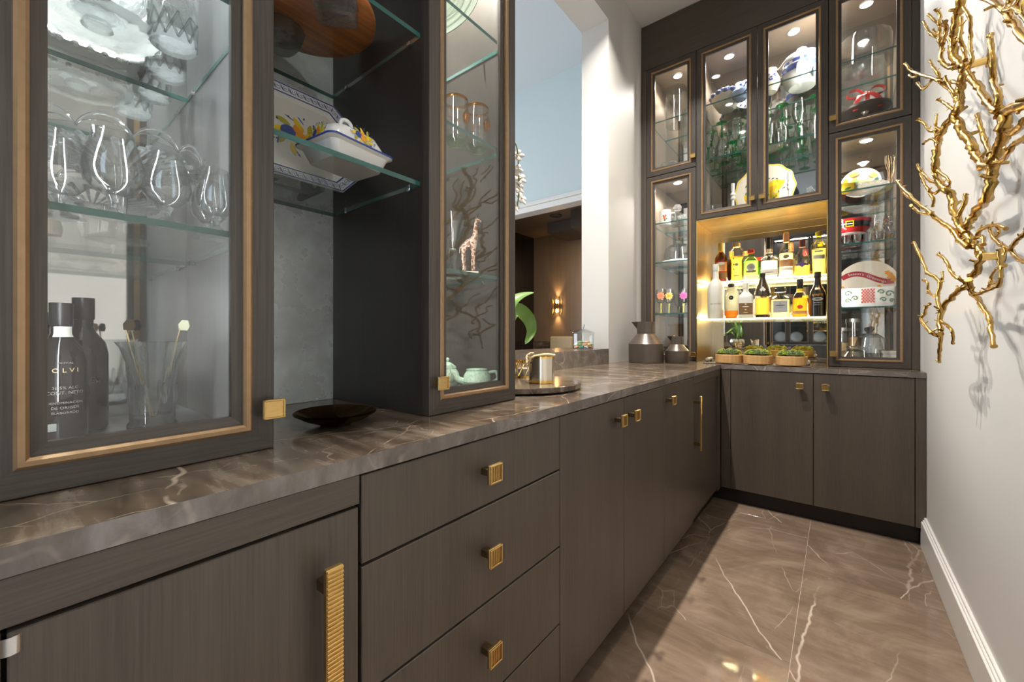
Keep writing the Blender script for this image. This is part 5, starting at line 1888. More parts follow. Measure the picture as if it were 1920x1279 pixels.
bb('tall clear rum bottle with copper band label and amber neck', 1474, 436, 519, 29, YS2, Z2, ROUND, CLEARB, cap=[('capsule', capr(.40, .80), COPPER), ('top', capr(.36, .95, 1.02), YCAP)], liq=(L_PALE, .55), labels=[(.15, .22, 1.1, CREAML, 0), (.24, .40, 1.1, COPPER, 0), (.60, .62, .45, INKGR, 0)], rounds=[(.46, .42, .30, 20, BROWNL), (.46, .30, .18, 20, CREAML)])
bb('clear cognac bottle with wine-red capsule and purple diamond label', 1504, 447, 516, 32, YS2, Z2, SLOPE, CLEARB, cap=[('capsule', capr(.38, .80), WINEC)], liq=(L_GOLD, .32), labels=[(.285, .335, .85, PURPLE, 0), (.305, .315, .5, INKG, 0)], rounds=[(.31, .46, .46, 4, PURPLE), (.55, .12, .12, 12, BROWNL)])
bb('pale yellow tequila bottle with clear stopper at the right end of the upper shelf', 1535, 429, 512, 30, YS2, Z2, [(0, 0), (.78, 0), (.82, .02), (1, .62), (.98, .70), (.55, .78), (.36, .82), (.34, .90)], YELB, cap=[('stopper', [(.36, .88), (.44, .92), (.40, .98), (.2, 1.0), (0, 1.0)], YELC)], liq=(L_PALE, .6), labels=[(.36, .45, .9, CREAML, 0), (.515, .545, .55, INKGR, 0)], rounds=[(.70, .14, .07, 12, INKD)])
# lower row
bb('tall frosted white vodka bottle at the brass wall, lower shelf', 1342, 496, 598, 35, YS1, Z1, [(0, 0), (.96, 0), (1, .01), (1, .55), (.92, .62), (.55, .70), (.36, .74), (.34, .92)], FROST, cap=[('cap', capr(.38, .88), WHITEC)], texts=[('BELVEDERE', .27, .27, INKGR, 0)], labels=[])
bb('clear decanter with dark stopper and a little amber liquor', 1371, 531, 597, 29, YS1, Z1, [(0, 0), (.80, 0), (.86, .03), (1.0, .12), (.96, .50), (.84, .66), (.50, .74), (.40, .78), (.42, .90)], CLEARB, cap=[('stopper', [(.36, .88), (.46, .92), (.50, .97), (.3, 1.0), (0, 1.0)], DARKCAP)], liq=(L_AMB, .22), rounds=[(.58, .34, .34, 20, BLACK), (.58, .20, .05, 8, INKW)])
bb('white rum bottle with square brown label', 1398, 531, 597, 31, YS1, Z1, ROUND, FROST, cap=[('cap', capr(.38, .84), CREAML)], labels=[(.10, .42, .78, BROWNL, 0)], rounds=[(.39, .14, .10, 12, INKG), (.32, .46, .07, 12, INKW), (.24, .14, .10, 12, INKG), (.16, .34, .05, 12, INKG)], mod=SQ)
bb('dark bell-shaped bottle of golden liquor with small square neck label', 1430, 513, 597, 37, YS1, Z1, [(0, 0), (.80, 0), (.84, .02), (.80, .46), (1.0, .475), (1.0, .50), (.70, .70), (.36, .80), (.28, .83), (.26, .93)], CLEARB, cap=[('cap', capr(.30, .90), DARKCAP)], liq=(L_GOLD, .45), labels=[(.505, .90, PI, DBROWN, 0), (.01, .07, PI, DBROWN, 0)], rounds=[(.62, .34, .40, 4, CREAML)], texts=[('F', .40, .625, INKR, 0)])
bb('flat square tequila bottle with grey label and broad dark stopper', 1463, 541, 596, 39, YS1, Z1, [(0, 0), (.96, 0), (1, .02), (1, .58), (.94, .68), (.50, .74), (.42, .78), (.42, .88)], CLEARB, cap=[('stopper', capr(.58, .86, 1.0), DARKCAP)], liq=(L_PALE, .60), labels=[(.16, .56, .62, SILVL, 0)], rounds=[(.47, .10, .14, 12, INKGR), (.40, .50, .05, 10, INKD), (.33, .34, .025, 10, INKGR)], mod=SQ)
bb('orange liqueur bottle with black capsule and round red seal', 1500, 524, 595, 32, YS1, Z1, [(0, 0), (.94, 0), (1, .015), (.98, .42), (.86, .54), (.46, .66), (.36, .72), (.34, .90)], CLEARB, cap=[('capsule', capr(.38, .74), DARKCAP), ('collar', [(.40, .66), (.46, .665), (.44, .74), (.39, .745)], YELC)], liq=(L_ORA, .5), labels=[(.08, .16, .8, COPPER, 0), ], rounds=[(.26, .36, .28, 20, INKR)], mod=sqf(5, .55))
bb('black cream liqueur bottle lettered in orange and white at the right end, lower shelf', 1533, 511, 595, 33, YS1, Z1, [(0, 0), (.94, 0), (1, .012), (1, .46), (.90, .56), (.58, .66), (.42, .72), (.36, .88)], WINEG, cap=[('cap', capr(.40, .86), DARKCAP)], labels=[(.30, .31, .5, INKB, 0), (.26, .267, .42, INKB, 0), (.60, .64, .4, INKG, 0)], rounds=[(.385, .62, .26, 24, INKGR), (.39, .30, .12, 16, LEAFC)], texts=[('BAILEYS', .36, .48, ORAC, 0)])

# ================================================================== back cabinets
BS = 3.42


def xz(px, Y=BS):
    return onY(px, 600, Y).x


# upper corner cabinet: tall jar, crystal elephant pitcher
r = T('apothecary_jar', 'tall lidded glass jar on the upper shelf of the corner cabinet', 'jar', (xz(1268, 3.40), 3.40, 2.79))
lat('jar', wall_glass([(.0, 0), (.078, 0), (.082, .004), (.082, .21)], .003), GLASS, r, 32, cap0=False, cap1=False)
lat('lid', [(.085, .2105), (.085, .216), (.080, .218), (.080, .285), (.074, .298), (.0, .300), (0, .296), (.073, .294), (.077, .284), (.077, .212)], GLASS, r, 32, cap0=False, cap1=False)
r = T('glass_tumbler_vase', 'short clear glass vase standing inside the elephant pitcher group, upper corner cabinet', 'vase', (xz(1252, 3.48), 3.50, 2.3742))
lat('glass', wall_glass([(0, 0), (.040, 0), (.046, .006), (.050, .15)], .003), GLASS, r, 24, cap0=False, cap1=False)
r = T('crystal_pitcher', 'crystal elephant-shaped pitcher with raised trunk spout below the tall jar', 'pitcher', (xz(1260, 3.36), 3.36, 2.3742), (0, 0, .2))
lat('body', [(0, 0), (.034, 0), (.040, .006), (.060, .04), (.062, .065), (.045, .095), (.030, .108), (.034, .118), (.029, .118), (.026, .108), (0, .09)], CRYS, r, 24, lambda th, t: 1 + .05 * math.cos(10 * th))
MB().tube(smooth_path([(.05, 0, .05), (.085, 0, .035), (.115, 0, .05), (.125, 0, .085)], 5), [.02 - .0007 * i for i in range(16)], 10).build('spout', CRYS2, r, world=False)
MB().tube(smooth_path([(-.028, 0, .10), (-.07, 0, .12), (-.085, 0, .07), (-.055, 0, .04)], 5), .007, 8).build('handle', CRYS2, r, world=False)
r = T('picture_box', 'plain white gift box beside the crystal elephant pitcher', 'box', (-0.895, 3.50, 2.3742))
MB().box(-.045, .045, -.06, .06, 0, .178, .003).build('body', WHITEC, r, world=False)
MB().box(-.047, .047, -.062, .062, .150, .182, .003).build('lid', WHITEC, r, world=False)
# lower corner cabinet
r = T('painted_mug', 'white flower-painted mug on the top shelf of the lower corner cabinet', 'mug', (xz(1247, 3.35), 3.35, 1.99), (0, 0, face_cam(-1.09, 3.35)))
lat('cup', wall_glass([(0, 0), (.040, 0), (.043, .004), (.043, .118), (.042, .120)], .004), WHITEC, r, 28, cap0=False, cap1=False)
MB().tube(smooth_path([(.04, .01, .10), (.075, .02, .095), (.075, .02, .035), (.04, .01, .03)], 5), .0055, 8).build('handle', WHITEC, r, world=False)
o = MB()
for (a, z, s_, mi) in ((-1.7, .055, .012, 0), (-1.45, .07, .010, 0), (-1.62, .035, .010, 1), (-1.3, .045, .009, 1), (-1.85, .07, .008, 1), (-1.5, .05, .006, 2)):
    k0 = len(o.v)
    ell(o, 0, 0, s_, s_ * .8, a, 0, 10, mi)
    o.xf(Matrix.Translation((.0434 * math.cos(a), .0434 * math.sin(a), z)) @ Matrix.Rotation(a + PI / 2, 4, 'Z') @ Matrix.Rotation(PI / 2, 4, 'X'), k0)
o.build('flower_print', [INKR, LEAFC, YELC], r, world=False, kind='stuff')
r = T('crystal_decanter', 'cut crystal decanter with block stopper beside the painted mug', 'decanter', (xz(1270, 3.42), 3.42, 1.99))
lat('body', [(0, 0), (.045, 0), (.048, .004), (.048, .085), (.035, .10), (.018, .108), (.016, .118)], CRYS, r, 28, sqf(6, .55))
lat('stopper', [(.015, .119), (.030, .124), (.034, .150), (.024, .168), (0, .170)], CRYS, r, 12)
r = T('crystal_dish', 'long cut crystal dish leaning beside the decanter in the lower corner cabinet', 'dish', (xz(1287, 3.36) - .012, 3.40, 1.99))
lat('dish', [(0, 0), (.034, 0), (.048, .02), (.062, .05), (.066, .062), (.060, .062), (.045, .03), (0, .012)], CRYS, r, 28, lambda th, t: 1 + .05 * math.cos(12 * th))
r = T('cake_board', 'white round cake board on the middle shelf of the lower corner cabinet', 'cake board', (-1.00, 3.405, 1.682))
lat('board', [(0, 0), (.13, 0), (.134, .004), (.134, .014), (.130, .018), (0, .018)], WHITEC, r, 48)
r = T('glass_cloche', 'clear glass cloche standing on the white round board', 'cloche', (-1.00, 3.405, 1.7005))
lat('dome', wall_glass([(.112, 0), (.110, .05), (.100, .10), (.070, .128), (.0, .135)], .003), GLASS, r, 36, cap0=False, cap1=False)
lat('knob', [(.006, .135), (.008, .142), (.016, .152), (.014, .165), (0, .170)], CRYS2, r, 14)
for i, (px, m, lb) in enumerate(((1240, pm('coral_flower', (.80, .28, .14), .35, 0, .3, 60), 'coral'), (1252, pm('yellow_flower', (.85, .50, .10), .35, 0, .3, 60), 'yellow'), (1276, pm('magenta_flower', (.45, .06, .25), .35, 0, .3, 60), 'magenta'))):
    x = xz(px, 3.38)
    x = max(x, -1.125)
    r = T('stemmed_glass', 'stemmed glass painted with a large %s flower in the lower corner cabinet' % lb, 'glass', (x, 3.36 + .05 * i, 1.28), (0, 0, face_cam(x, 3.38)))
    lat('stem', [(.034, 0), (.034, .002), (.008, .008), (.006, .05), (.012, .085)], pm('green_gold_stem_%d' % i, (.45, .45, .12), .3, .2, .3, 60), r, 18)
    bp = [(.010, .085), (.032, .10), (.042, .14), (.040, .175), (.036, .20)]
    lat('bowl', wall_glass(bp, .0015), GLASS, r, 24, cap0=False, cap1=False)
    o = MB()
    for j in range(9):
        a = 2 * PI * j / 9
        k0 = len(o.v)
        ell(o, .016, 0, .016, .008, 0, 0, 10)
        o.xf(Matrix.Translation((0, -.0435, .145)) @ Matrix.Rotation(PI / 2, 4, 'X') @ Matrix.Rotation(a, 4, 'Z'), k0)
    o.build('painted_flower', m, r, world=False, kind='stuff')
# stack of dark plates and a gold pine ornament at the cabinet floor
for k in range(6):
    tag(lat('dark_plate', plate_prof(.085, .008, .005), [BLACK, GREYV, DARKCAP][k % 3], None, 36), 'dark side plate %s of the stack behind the grey jugs' % ['lowest', 'second from the bottom', 'third from the bottom', 'fourth from the bottom', 'fifth from the bottom', 'topmost'][k], 'plate', 'dark plates stacked in the corner cabinet').location = (-1.02, 3.36, .9365 + k * .0135)
r = T('gold_ornament', 'small gold pine-cone ornament on the stack of dark plates', 'ornament', (-1.02, 3.36, .9365 + 5 * .0135 + .0065))
lat('cone', [(0, 0), (.022, .002), (.034, .02), (.030, .05), (.018, .08), (0, .10)], GOLD, r, 18, lambda th, t: 1 + .09 * math.cos(8 * th + 14 * t))
lat('foot', [(0, -.0002), (.026, -.0002), (.026, .004), (0, .004)], GOLD, r, 18)

# --- centre cabinet: blue and white pottery on top, green-stemmed glasses, lemon platter
r = T('tureen', 'large blue and white lidded tureen with painted arches behind the right centre door', 'tureen', (-0.190, 3.42, 2.80), (0, 0, face_cam(-.19, 3.42)))
tp = [(0, 0), (.075, 0), (.080, .006), (.095, .02), (.118, .08), (.120, .13), (.112, .165), (.116, .170)]
lat('body', tp, WHITEC, r, 40)
o = MB()
o.lathe([(prof_r(tp, z) + .0008, z) for z in (.085, .10, .12, .14, .158)], 40, cap0=False, cap1=False)
o.build('blue_band', BLUEC, r, world=False)
o = MB()
for j in range(12):
    a = 2 * PI * j / 12
    R_ = .1222
    k0 = len(o.v)
    o.box(-.010, .010, -.0006, .0006, .128, .150)
    o.xf(Matrix.Rotation(a, 4, 'Z') @ Matrix.Translation((0, -R_ + .002, 0)), k0)
    if j % 3 == 0:
        k0 = len(o.v)
        P = [(-.028, .0), (.028, .0)] + [(.028 * math.cos(PI * q / 10), .055 + .03 * math.sin(PI * q / 10)) for q in range(11)]
        o.prism(P, 0, .001, M=Matrix.Translation((0, 0, .040)) @ Matrix.Rotation(PI / 2, 4, 'X'))
        o.xf(Matrix.Rotation(a, 4, 'Z') @ Matrix.Translation((0, -.1225, 0)), k0)
o.build('painted_windows', CREAMC, r, world=False, kind='stuff')
lat('lid', [(.122, .171), (.124, .176), (.118, .182), (.100, .205), (.060, .228), (.02, .236), (0, .237)], WHITEC, r, 40)
lat('lid_band', [(.1135, .190), (.1045, .2025), (.1035, .201), (.1125, .1885)], LBLUEC, r, 40, cap0=False, cap1=False)
MB().tube(smooth_path([(-.028, 0, .232), (-.022, 0, .262), (0, 0, .270), (.022, 0, .262), (.028, 0, .232)], 5), .007, 8).build('lid_handle', WHITEC, r, world=False)
r = T('pottery_jug', 'white jug with blue flower sprig and loop handle, left of the tureen', 'jug', (-0.368, 3.36, 2.80), (0, 0, face_cam(-.37, 3.36)))
jp = [(0, 0), (.038, 0), (.042, .006), (.062, .05), (.062, .085), (.042, .125), (.036, .14), (.042, .158), (.037, .158), (.032, .14), (0, .12)]
lat('body', jp, CREAMC, r, 32)
MB().tube(smooth_path([(.038, 0, .145), (.075, 0, .155), (.088, 0, .115), (.060, 0, .085)], 5), .0065, 8).build('handle', CREAMC, r, world=False)
o = MB()
rnd = random.Random(2)
for j in range(16):
    a = -PI / 2 + (rnd.random() - .5) * 1.1
    z = .045 + .06 * rnd.random()
    k0 = len(o.v)
    ell(o, 0, 0, .010, .005, rnd.random() * 3, 0, 10, 0, True)
    q = prof_r(jp, z) + .0012
    o.xf(Matrix.Translation((q * math.cos(a), q * math.sin(a), z)) @ Matrix.Rotation(a + PI / 2, 4, 'Z') @ Matrix.Rotation(PI / 2, 4, 'X'), k0)
o.build('flower_sprig', BLUEC, r, world=False, kind='stuff')
r = T('lidded_jar', 'small pale blue patterned jar at the right edge of the right centre door', 'jar', (-0.098, 3.315, 2.80))
lat('body', [(0, 0), (.024, 0), (.030, .008), (.034, .04), (.028, .062), (.020, .066)], LBLUEC, r, 24)
lat('lid', [(.024, .0662), (.022, .074), (.008, .082), (.006, .09), (0, .092)], WHITEC, r, 20)
r = T('serving_bowl', 'blue-rimmed flower-heaped serving bowl behind the left centre door', 'bowl', (-0.655, 3.42, 2.80))
lat('bowl', [(0, 0), (.05, 0), (.055, .006), (.09, .06), (.105, .10), (.100, .10), (.085, .062), (0, .03)], CREAMC, r, 36)
o = MB()
for j in range(26):
    a = 2 * PI * j / 13 + (j // 13) * .2
    d = .10 - .035 * (j // 13)
    o.ball((d * math.cos(a), d * math.sin(a), .108 + .022 * (j // 13)), .021, 8, 6, (1, 1, .8))
o.build('blue_flower_rim', pm('blue_flower_glaze', (.16, .19, .36), .25, 0, .5, 60), r, world=False, kind='stuff')
r = T('painted_plate', 'blue-patterned white plate leaning behind the flower-heaped bowl', 'plate', (-0.515, 3.535, 2.80 + .125), (PI / 2 - .16, 0, face_cam(-.5, 3.5)))
lat('plate', plate_prof(.122, .016, .004), WHITEC, r, 40)
o = MB()
for j in range(20):
    a = 2 * PI * j / 20
    ell(o, .105 * math.cos(a), .105 * math.sin(a), .012, .006, a, .0175, 10, 0, True)
for j in range(10):
    a = 2 * PI * j / 10
    ell(o, .035 * math.cos(a), .035 * math.sin(a), .014, .006, a + .5, .0046, 10, 0, True)
o.build('blue_leaves', BLUEC, r, world=False, kind='stuff')
r = T('blue_teapot', 'dark blue patterned teapot behind the left centre door under the light', 'teapot', (-0.545, 3.33, 2.80), (0, 0, 2.2))
lat('body', [(0, 0), (.035, 0), (.055, .03), (.058, .055), (.040, .082), (.028, .088)], LBLUEC, r, 28)
lat('lid', [(.030, .0882), (.022, .098), (.006, .104), (.010, .114), (0, .118)], BLUEC, r, 20)
MB().tube(smooth_path([(.05, 0, .04), (.085, 0, .055), (.105, 0, .09)], 5), [.012, .0115, .011, .0105, .010, .0095, .009, .0085, .008, .0075, .007], 8).build('spout', LBLUEC, r, world=False)
MB().tube(smooth_path([(-.045, 0, .075), (-.09, 0, .08), (-.095, 0, .035), (-.052, 0, .025)], 5), .005, 8).build('handle', BLUEC, r, world=False)

# green-stemmed glasses in three rows, alternately upright and inverted
first = None
for row in range(3):
    for col in range(8):
        x = -0.755 + col * 0.0925
        y = 3.30 + row * 0.105
        flip = (col + row) % 2 == 1
        side_ = 'left' if x < -0.43 else 'right'
        rowl = ['front', 'middle', 'back'][row]
        lb = 'green-stemmed wine glass %s in the %s row behind the %s centre door' % ('upside down' if flip else 'upright', rowl, side_)
        if first is None:
            first = stemware(lb, (x, y, 2.4003), .262, .039, .036, GREENG, GLASS, .40, 'green-stemmed wine glasses')
            continue
        dup(first, (x, y, 2.4003 + (.262 if flip else 0)), (PI if flip else 0, 0, 0), lb)


def lemon_print(o, S_, z, spots, seed=0):
    """slots: 0 yellow 1 deep yellow 2 leaf 3 dark leaf/stem"""
    rnd = random.Random(seed)
    for (x, y, a, s) in spots:
        ell(o, x, y, .034 * s, .024 * s, a, z, 18, 0)
        ell(o, x + .034 * s * math.cos(a), y + .034 * s * math.sin(a), .008 * s, .006 * s, a, z, 10, 0)
        ell(o, x - .006 * s, y - .008 * s, .020 * s, .010 * s, a, z + .0006, 14, 1)
        for da in (2.3, -2.5, 3.1):
            ell(o, x + .044 * s * math.cos(a + da), y + .040 * s * math.sin(a + da), .022 * s, .009 * s, a + da + .3, z + .0003, 10, 2 if da > 0 else 3, True)


LEM = [YELC, pm('deep_lemon_glaze', (.80, .45, .02), .2, 0, .1), LEAFC, pm('dark_leaf_glaze', (.02, .06, .04), .2, 0, .2)]
# lemon platter on a white spindle stand
px0 = onY(1432, 360, 3.47)
r = T('lemon_platter', 'large scalloped lemon-painted platter on a white stand above the bar', 'platter', (px0.x, 3.50, 1.974 + .191), (PI / 2 - .10, 0, 0))
lat('plate', [(0, 0), (.13, 0), (.155, .008), (.190, .019), (.193, .022), (.155, .012), (.13, .004), (0, .004)], CREAMC, r, 64, lambda th, t: (1 + .022 * math.cos(12 * th) * (1 if .35 < t < .75 else 0)))
lat('yellow_edge', [(.182, .0175), (.191, .0210), (.191, .0222), (.182, .0190)], YELC, r, 64, lambda th, t: 1 + .022 * math.cos(12 * th), cap0=False, cap1=False)
o = MB()
lemon_print(o, 1, .0045, [(.055, .02, .4, 1.9), (.035, -.075, .7, 1.8), (-.095, -.055, 2.4, 1.7), (-.06, .085, 1.2, 1.4)], 1)
rnd = random.Random(9)
for j in range(26):
    a = rnd.random() * 2 * PI
    d = .09 + .03 * rnd.random()
    ell(o, d * math.cos(a), d * math.sin(a), .011, .004, rnd.random() * 3, .0045, 8, 2 + j % 2, True)
o.build('lemon_print', LEM, r, world=False, kind='stuff')
for px, sd in ((1377, 'left'), (1482, 'right')):
    q = onY(px, 390, 3.44)
    r = T('white_candlestick', 'slim turned white candlestick in front of the %s side of the lemon platter' % sd, 'candlestick', (q.x, 3.385, 1.9742))
    lat('spindle', [(0, 0), (.024, 0), (.024, .006), (.010, .012), (.009, .13), (.016, .138), (.017, .15), (.010, .158), (.018, .170), (.016, .182), (.009, .19), (.012, .20), (.012, .255), (0, .257)], WHITEC, r, 20)
for i, (x, y) in enumerate(((-.745, 3.30), (-.70, 3.34), (-.75, 3.40))):
    tumbler('small clear tumbler standing %s at the left end of the centre cabinet floor' % ['in front', 'second', 'at the back'][i], (x, y, 1.9743), .033, .10, CRYS2, False)
for i, (x, y) in enumerate(((-.118, 3.30), (-.125, 3.40))):
    tumbler('cut crystal tumbler %s at the right end beside the lemon platter' % ['in front', 'behind another'][i], (x, y, 1.9743), .040, .095, CRYS)

# --- upper right cabinet: dome above, present on black stand
r = T('glass_dome', 'large clear glass dome on the shelf above the ribboned present', 'cloche', (xz(1622, 3.40), 3.41, 2.79))
lat('dome', wall_glass([(.128, 0), (.130, .003), (.130, .17), (.124, .19), (.0, .196)], .003), GLASS, r, 40, cap0=False, cap1=False)
r = T('cake_stand', 'black pedestal cake stand under the ribboned present', 'cake stand', (xz(1622, 3.40), 3.40, 2.3763))
lat('foot', [(0, 0), (.060, 0), (.060, .004), (.014, .012), (.010, .05), (.011, .125), (.02, .137)], SILVER, r, 24)
lat('plate', [(0, .136), (.122, .140), (.126, .143), (.126, .156), (.122, .159), (0, .157)], pm('black_stained_wood', (.03, .022, .017), .45, 0, .3, 40), r, 48)
r = T('gift_box', 'small white present tied with a red ribbon bow on the black stand', 'present', (xz(1622, 3.39), 3.395, 2.3763 + .1592), (0, 0, .2))
MB().box(-.048, .048, -.048, .048, 0, .070, .003).build('box', WHITEC, r, world=False)
o = MB().box(-.011, .011, -.0488, .0488, 0.0005, .0708).box(-.0488, .0488, -.011, .011, 0.0005, .0709)
o.build('ribbon_band', REDRIB, r, world=False)
for sgn in (-1, 1):
    P = smooth_path([(0, -.01, .073), (sgn * .04, -.012, .118), (sgn * .085, -.012, .110), (sgn * .088, -.014, .078), (sgn * .045, -.014, .068), (0, -.012, .075)], 6)
    vs = []
    for p in P:
        vs += [p + Vector((0, -.016, 0)), p + Vector((0, .016, 0))]
    n = len(P)
    MB().add(vs + [Vector(v) * .985 + Vector((0, 0, .001)) for v in vs], [(2 * i, 2 * i + 1, 2 * i + 3, 2 * i + 2) for i in range(n - 1)] + [(2 * n + 2 * i, 2 * n + 2 * i + 2, 2 * n + 2 * i + 3, 2 * n + 2 * i + 1) for i in range(n - 1)]).build('bow_loop', REDRIB, r, world=False)
    P = smooth_path([(0, -.05, .073), (sgn * .030, -.055, .055), (sgn * .055, -.056, .02), (sgn * .060, -.058, -.028)], 5)
    vs = []
    for p in P:
        vs += [p + Vector((-.013, 0, -.004)), p + Vector((.013, 0, .004)), p + Vector((.013, .0015, .004)), p + Vector((-.013, .0015, -.004))]
    n = len(P)
    MB().add(vs, [(4 * i + k, 4 * i + (k + 1) % 4, 4 * i + 4 + (k + 1) % 4, 4 * i + 4 + k) for i in range(n - 1) for k in range(4)]).build('ribbon_tail', REDRIB, r, world=False)
MB().ball((0, -.018, .082), .015, 10, 7).build('bow_knot', REDRIB, r, world=False)

# --- lower right cabinet
ZL1, ZL2, ZL3, ZL0 = 1.997, 1.672, 1.281, .937
r = T('crystal_platter', 'ornate cut crystal platter with raised rim on the top shelf, lower right cabinet', 'platter', (0.128, 3.36, ZL1))
lat('plate', [(0, 0), (.07, 0), (.075, .004), (.105, .022), (.118, .036), (.114, .038), (.10, .026), (0, .008)], CRYS, r, 48, lambda th, t: 1 + .035 * math.cos(16 * th))
r = T('lemon_bowl', 'lemon-shaped yellow painted dish standing at the back of the top shelf', 'dish', (0.118, 3.535, ZL1 + .105), (PI / 2 - .22, 0, face_cam(.1, 3.5)))
lat('dish', plate_prof(.102, .02, .004), CREAMC, r, 40)
o = MB()
lemon_print(o, 1, .0045, [(.034, .016, .9, 1.5), (-.036, .012, 2.0, 1.5)], 3)
for a, m_ in ((.7, 0), (1.9, 0), (-1.2, 2), (3.0, 1), (-.2, 3), (-2.2, 2)):
    ell(o, .080 * math.cos(a), .080 * math.sin(a), .036, .019, a + PI / 2, .0205, 12, m_)
o.build('lemon_print', LEM, r, world=False, kind='stuff')
for i, (x, y) in enumerate(((0.035, 3.30), (0.205, 3.47))):
    r = T('lemon_bowl', 'yellow lemon-painted bowl seen from below, %s on the top shelf' % ['front left', 'back right'][i], 'bowl', (x, y, ZL1))
    lat('bowl', [(0, 0), (.025, 0), (.03, .004), (.056, .022), (.070, .042), (.066, .044), (.05, .026), (0, .010)], YELC if i == 0 else pm('lemon_mix_glaze', (.75, .62, .12), .2, 0, .5, 12), r, 32)
    o = MB()
    for k in range(5):
        k0 = len(o.v)
        ell(o, 0, 0, .018, .009, .5, 0, 12, 0, True)
        a = 2 * PI * k / 5
        o.xf(Matrix.Translation((.048 * math.cos(a), .048 * math.sin(a), .0135)) @ Matrix.Rotation(a + PI / 2, 4, 'Z') @ Matrix.Rotation(PI - .75, 4, 'X'), k0)
    o.build('leaf_print', LEAFC, r, world=False, kind='stuff')
# gilded twigs standing in the back corner
r = T('twig_vase', 'bundle of dark gilded twigs in a slim glass at the back of the top shelf', 'twigs', (0.262, 3.52, ZL1))
lat('glass', wall_glass([(0, 0), (.018, 0), (.020, .10)], .002), GLASS, r, 16, cap0=False, cap1=False)
rnd = random.Random(5)
for k in range(7):
    a = rnd.random() * 2 * PI
    o = MB()
    pts = [(0.004 * math.cos(a), .004 * math.sin(a), .004)]
    for j in range(1, 6):
        pts.append((.006 * j * math.cos(a) * .7 + (rnd.random() - .5) * .012, .004 * j * math.sin(a) - abs(.0), j * .05))
    o.tube(smooth_path(pts, 3), [.0042 - .0002 * q for q in range(16)], 6)
    o.build('twig', BRASSD, r, world=False)
# red belt bowl
r = T('belt_bowl', 'red bowl with black belt and gold buckle on a clear foot', 'bowl', (0.062, 3.38, ZL2), (0, 0, face_cam(.06, 3.38)))
lat('foot', [(0, 0), (.040, 0), (.040, .003), (.012, .012), (.012, .055), (.03, .068)], CRYS2, r, 20)
bp = [(0, .068), (.05, .068), (.07, .078), (.096, .105), (.106, .140), (.108, .160)]
lat('bowl', bp + [(.103, .160), (.10, .14), (0, .085)], RED, r, 40)
lat('belt', [(prof_r(bp, z) + .0012, z) for z in (.108, .118, .130, .140)], BLACK, r, 40, cap0=False, cap1=False)
lat('white_foot_ring', [(.052, .0675), (.072, .077), (.070, .083), (.05, .074)], WHITEC, r, 36, cap0=False, cap1=False)
o = MB()
for q in ((-.020, -.015, .106, .143), (.015, .020, .106, .143), (-.015, .015, .106, .112), (-.015, .015, .137, .143)):
    o.box(q[0], q[1], -.113, -.1035, q[2], q[3], .001)
o.build('buckle', YELC, r, world=False)
for i, x in enumerate((0.20, 0.262)):
    r = stemware('goblet painted with red and white swirls, %s of the red belt bowl' % ['just right', 'farther right'][i], (x, 3.33 + .09 * i, ZL2), .165, .043, .034, CRYS2, GLASS, .36, 'swirl-painted goblets', name='painted_goblet')
    o = MB()
    for k in range(7):
        a = 2 * PI * k / 7
        pts = []
        for j in range(10):
            t_ = j / 9 * 1.6 * PI
            rr_ = .013 * (1 - j / 14)
            z = .118 + rr_ * math.sin(t_)
            an = a + rr_ * math.cos(t_) / .042
            pts.append((.0422 * math.cos(an), .0422 * math.sin(an), z))
        o.tube(pts, .0014, 5, mi=k % 2)
    o.build('swirls', [INKR, INKW], r, world=False, kind='stuff')
sg = None
for i in range(5):
    x = -.005 + i * .050
    lb = 'small clear shot glass, %s from the left along the edge of the shelf' % ['first', 'second', 'third', 'fourth', 'fifth'][i]
    if sg is None:
        sg = T('shot_glass', lb, 'glass', (x, 3.285, ZL2), (0, 0, 0), 'shot glasses at the shelf edge')
        lat('glass', [(0, 0), (.017, 0), (.018, .003), (.022, .058), (.0205, .058), (.017, .014), (0, .012)], CRYS2, sg, 18)
    else:
        dup(sg, (x, 3.285 + .004 * (i % 2), ZL2), None, lb)
# greeting plate
gp = onY(1630, 510, 3.54)
r = T('greeting_plate', 'large oval plate with a red ribbon reading Season’s Greetings', 'plate', (0.150, 3.525, ZL3 + .158), (PI / 2 - .16, 0, 0))
o = MB()
rim = lambda a, b, z: [(a * math.cos(2 * PI * i / 48), b * math.sin(2 * PI * i / 48), z) for i in range(48)]
loft(o, [rim(.11, .11, 0), rim(.155, .155, .014), rim(.155, .155, .017), rim(.11, .11, .004)])
o.build('plate', CREAMC, r, world=False)
# ribbon band across as a wave
wav = lambda x: .042 + .032 * math.cos((x + .055) * 19)
RB = pm('ribbon_red_print', (.38, .03, .05), .25, 0, .15, 20)
o = MB()
vs, fs = [], []
for i in range(31):
    x = -.128 + .256 * i / 30
    y = wav(x)
    sl = (wav(x + .001) - wav(x - .001)) / .002
    nx, ny = -sl / math.hypot(1, sl), 1 / math.hypot(1, sl)
    zz_ = .0048 + (.0125 * max(0, math.hypot(x / .155, y / .155) - .62) / .38)
    vs += [(x + nx * .017, y + ny * .017, zz_ + .001), (x - nx * .017, y - ny * .017, zz_ + .001)]
for i in range(30):
    fs.append((2 * i, 2 * i + 1, 2 * i + 3, 2 * i + 2))
o.add(vs, fs)
o.build('ribbon_print', RB, r, world=False)
tv, tf = text_faces("Season's  Greetings", .024)
vs = []
for (a, b, _) in tv:
    x = a * 1.0
    y = wav(x)
    sl = (wav(x + .001) - wav(x - .001)) / .002
    nx, ny = -sl / math.hypot(1, sl), 1 / math.hypot(1, sl)
    zz_ = .0048 + (.0125 * max(0, math.hypot(x / .155, y / .155) - .62) / .38)
    vs.append((x + nx * b, y + ny * b, zz_ + .0018))
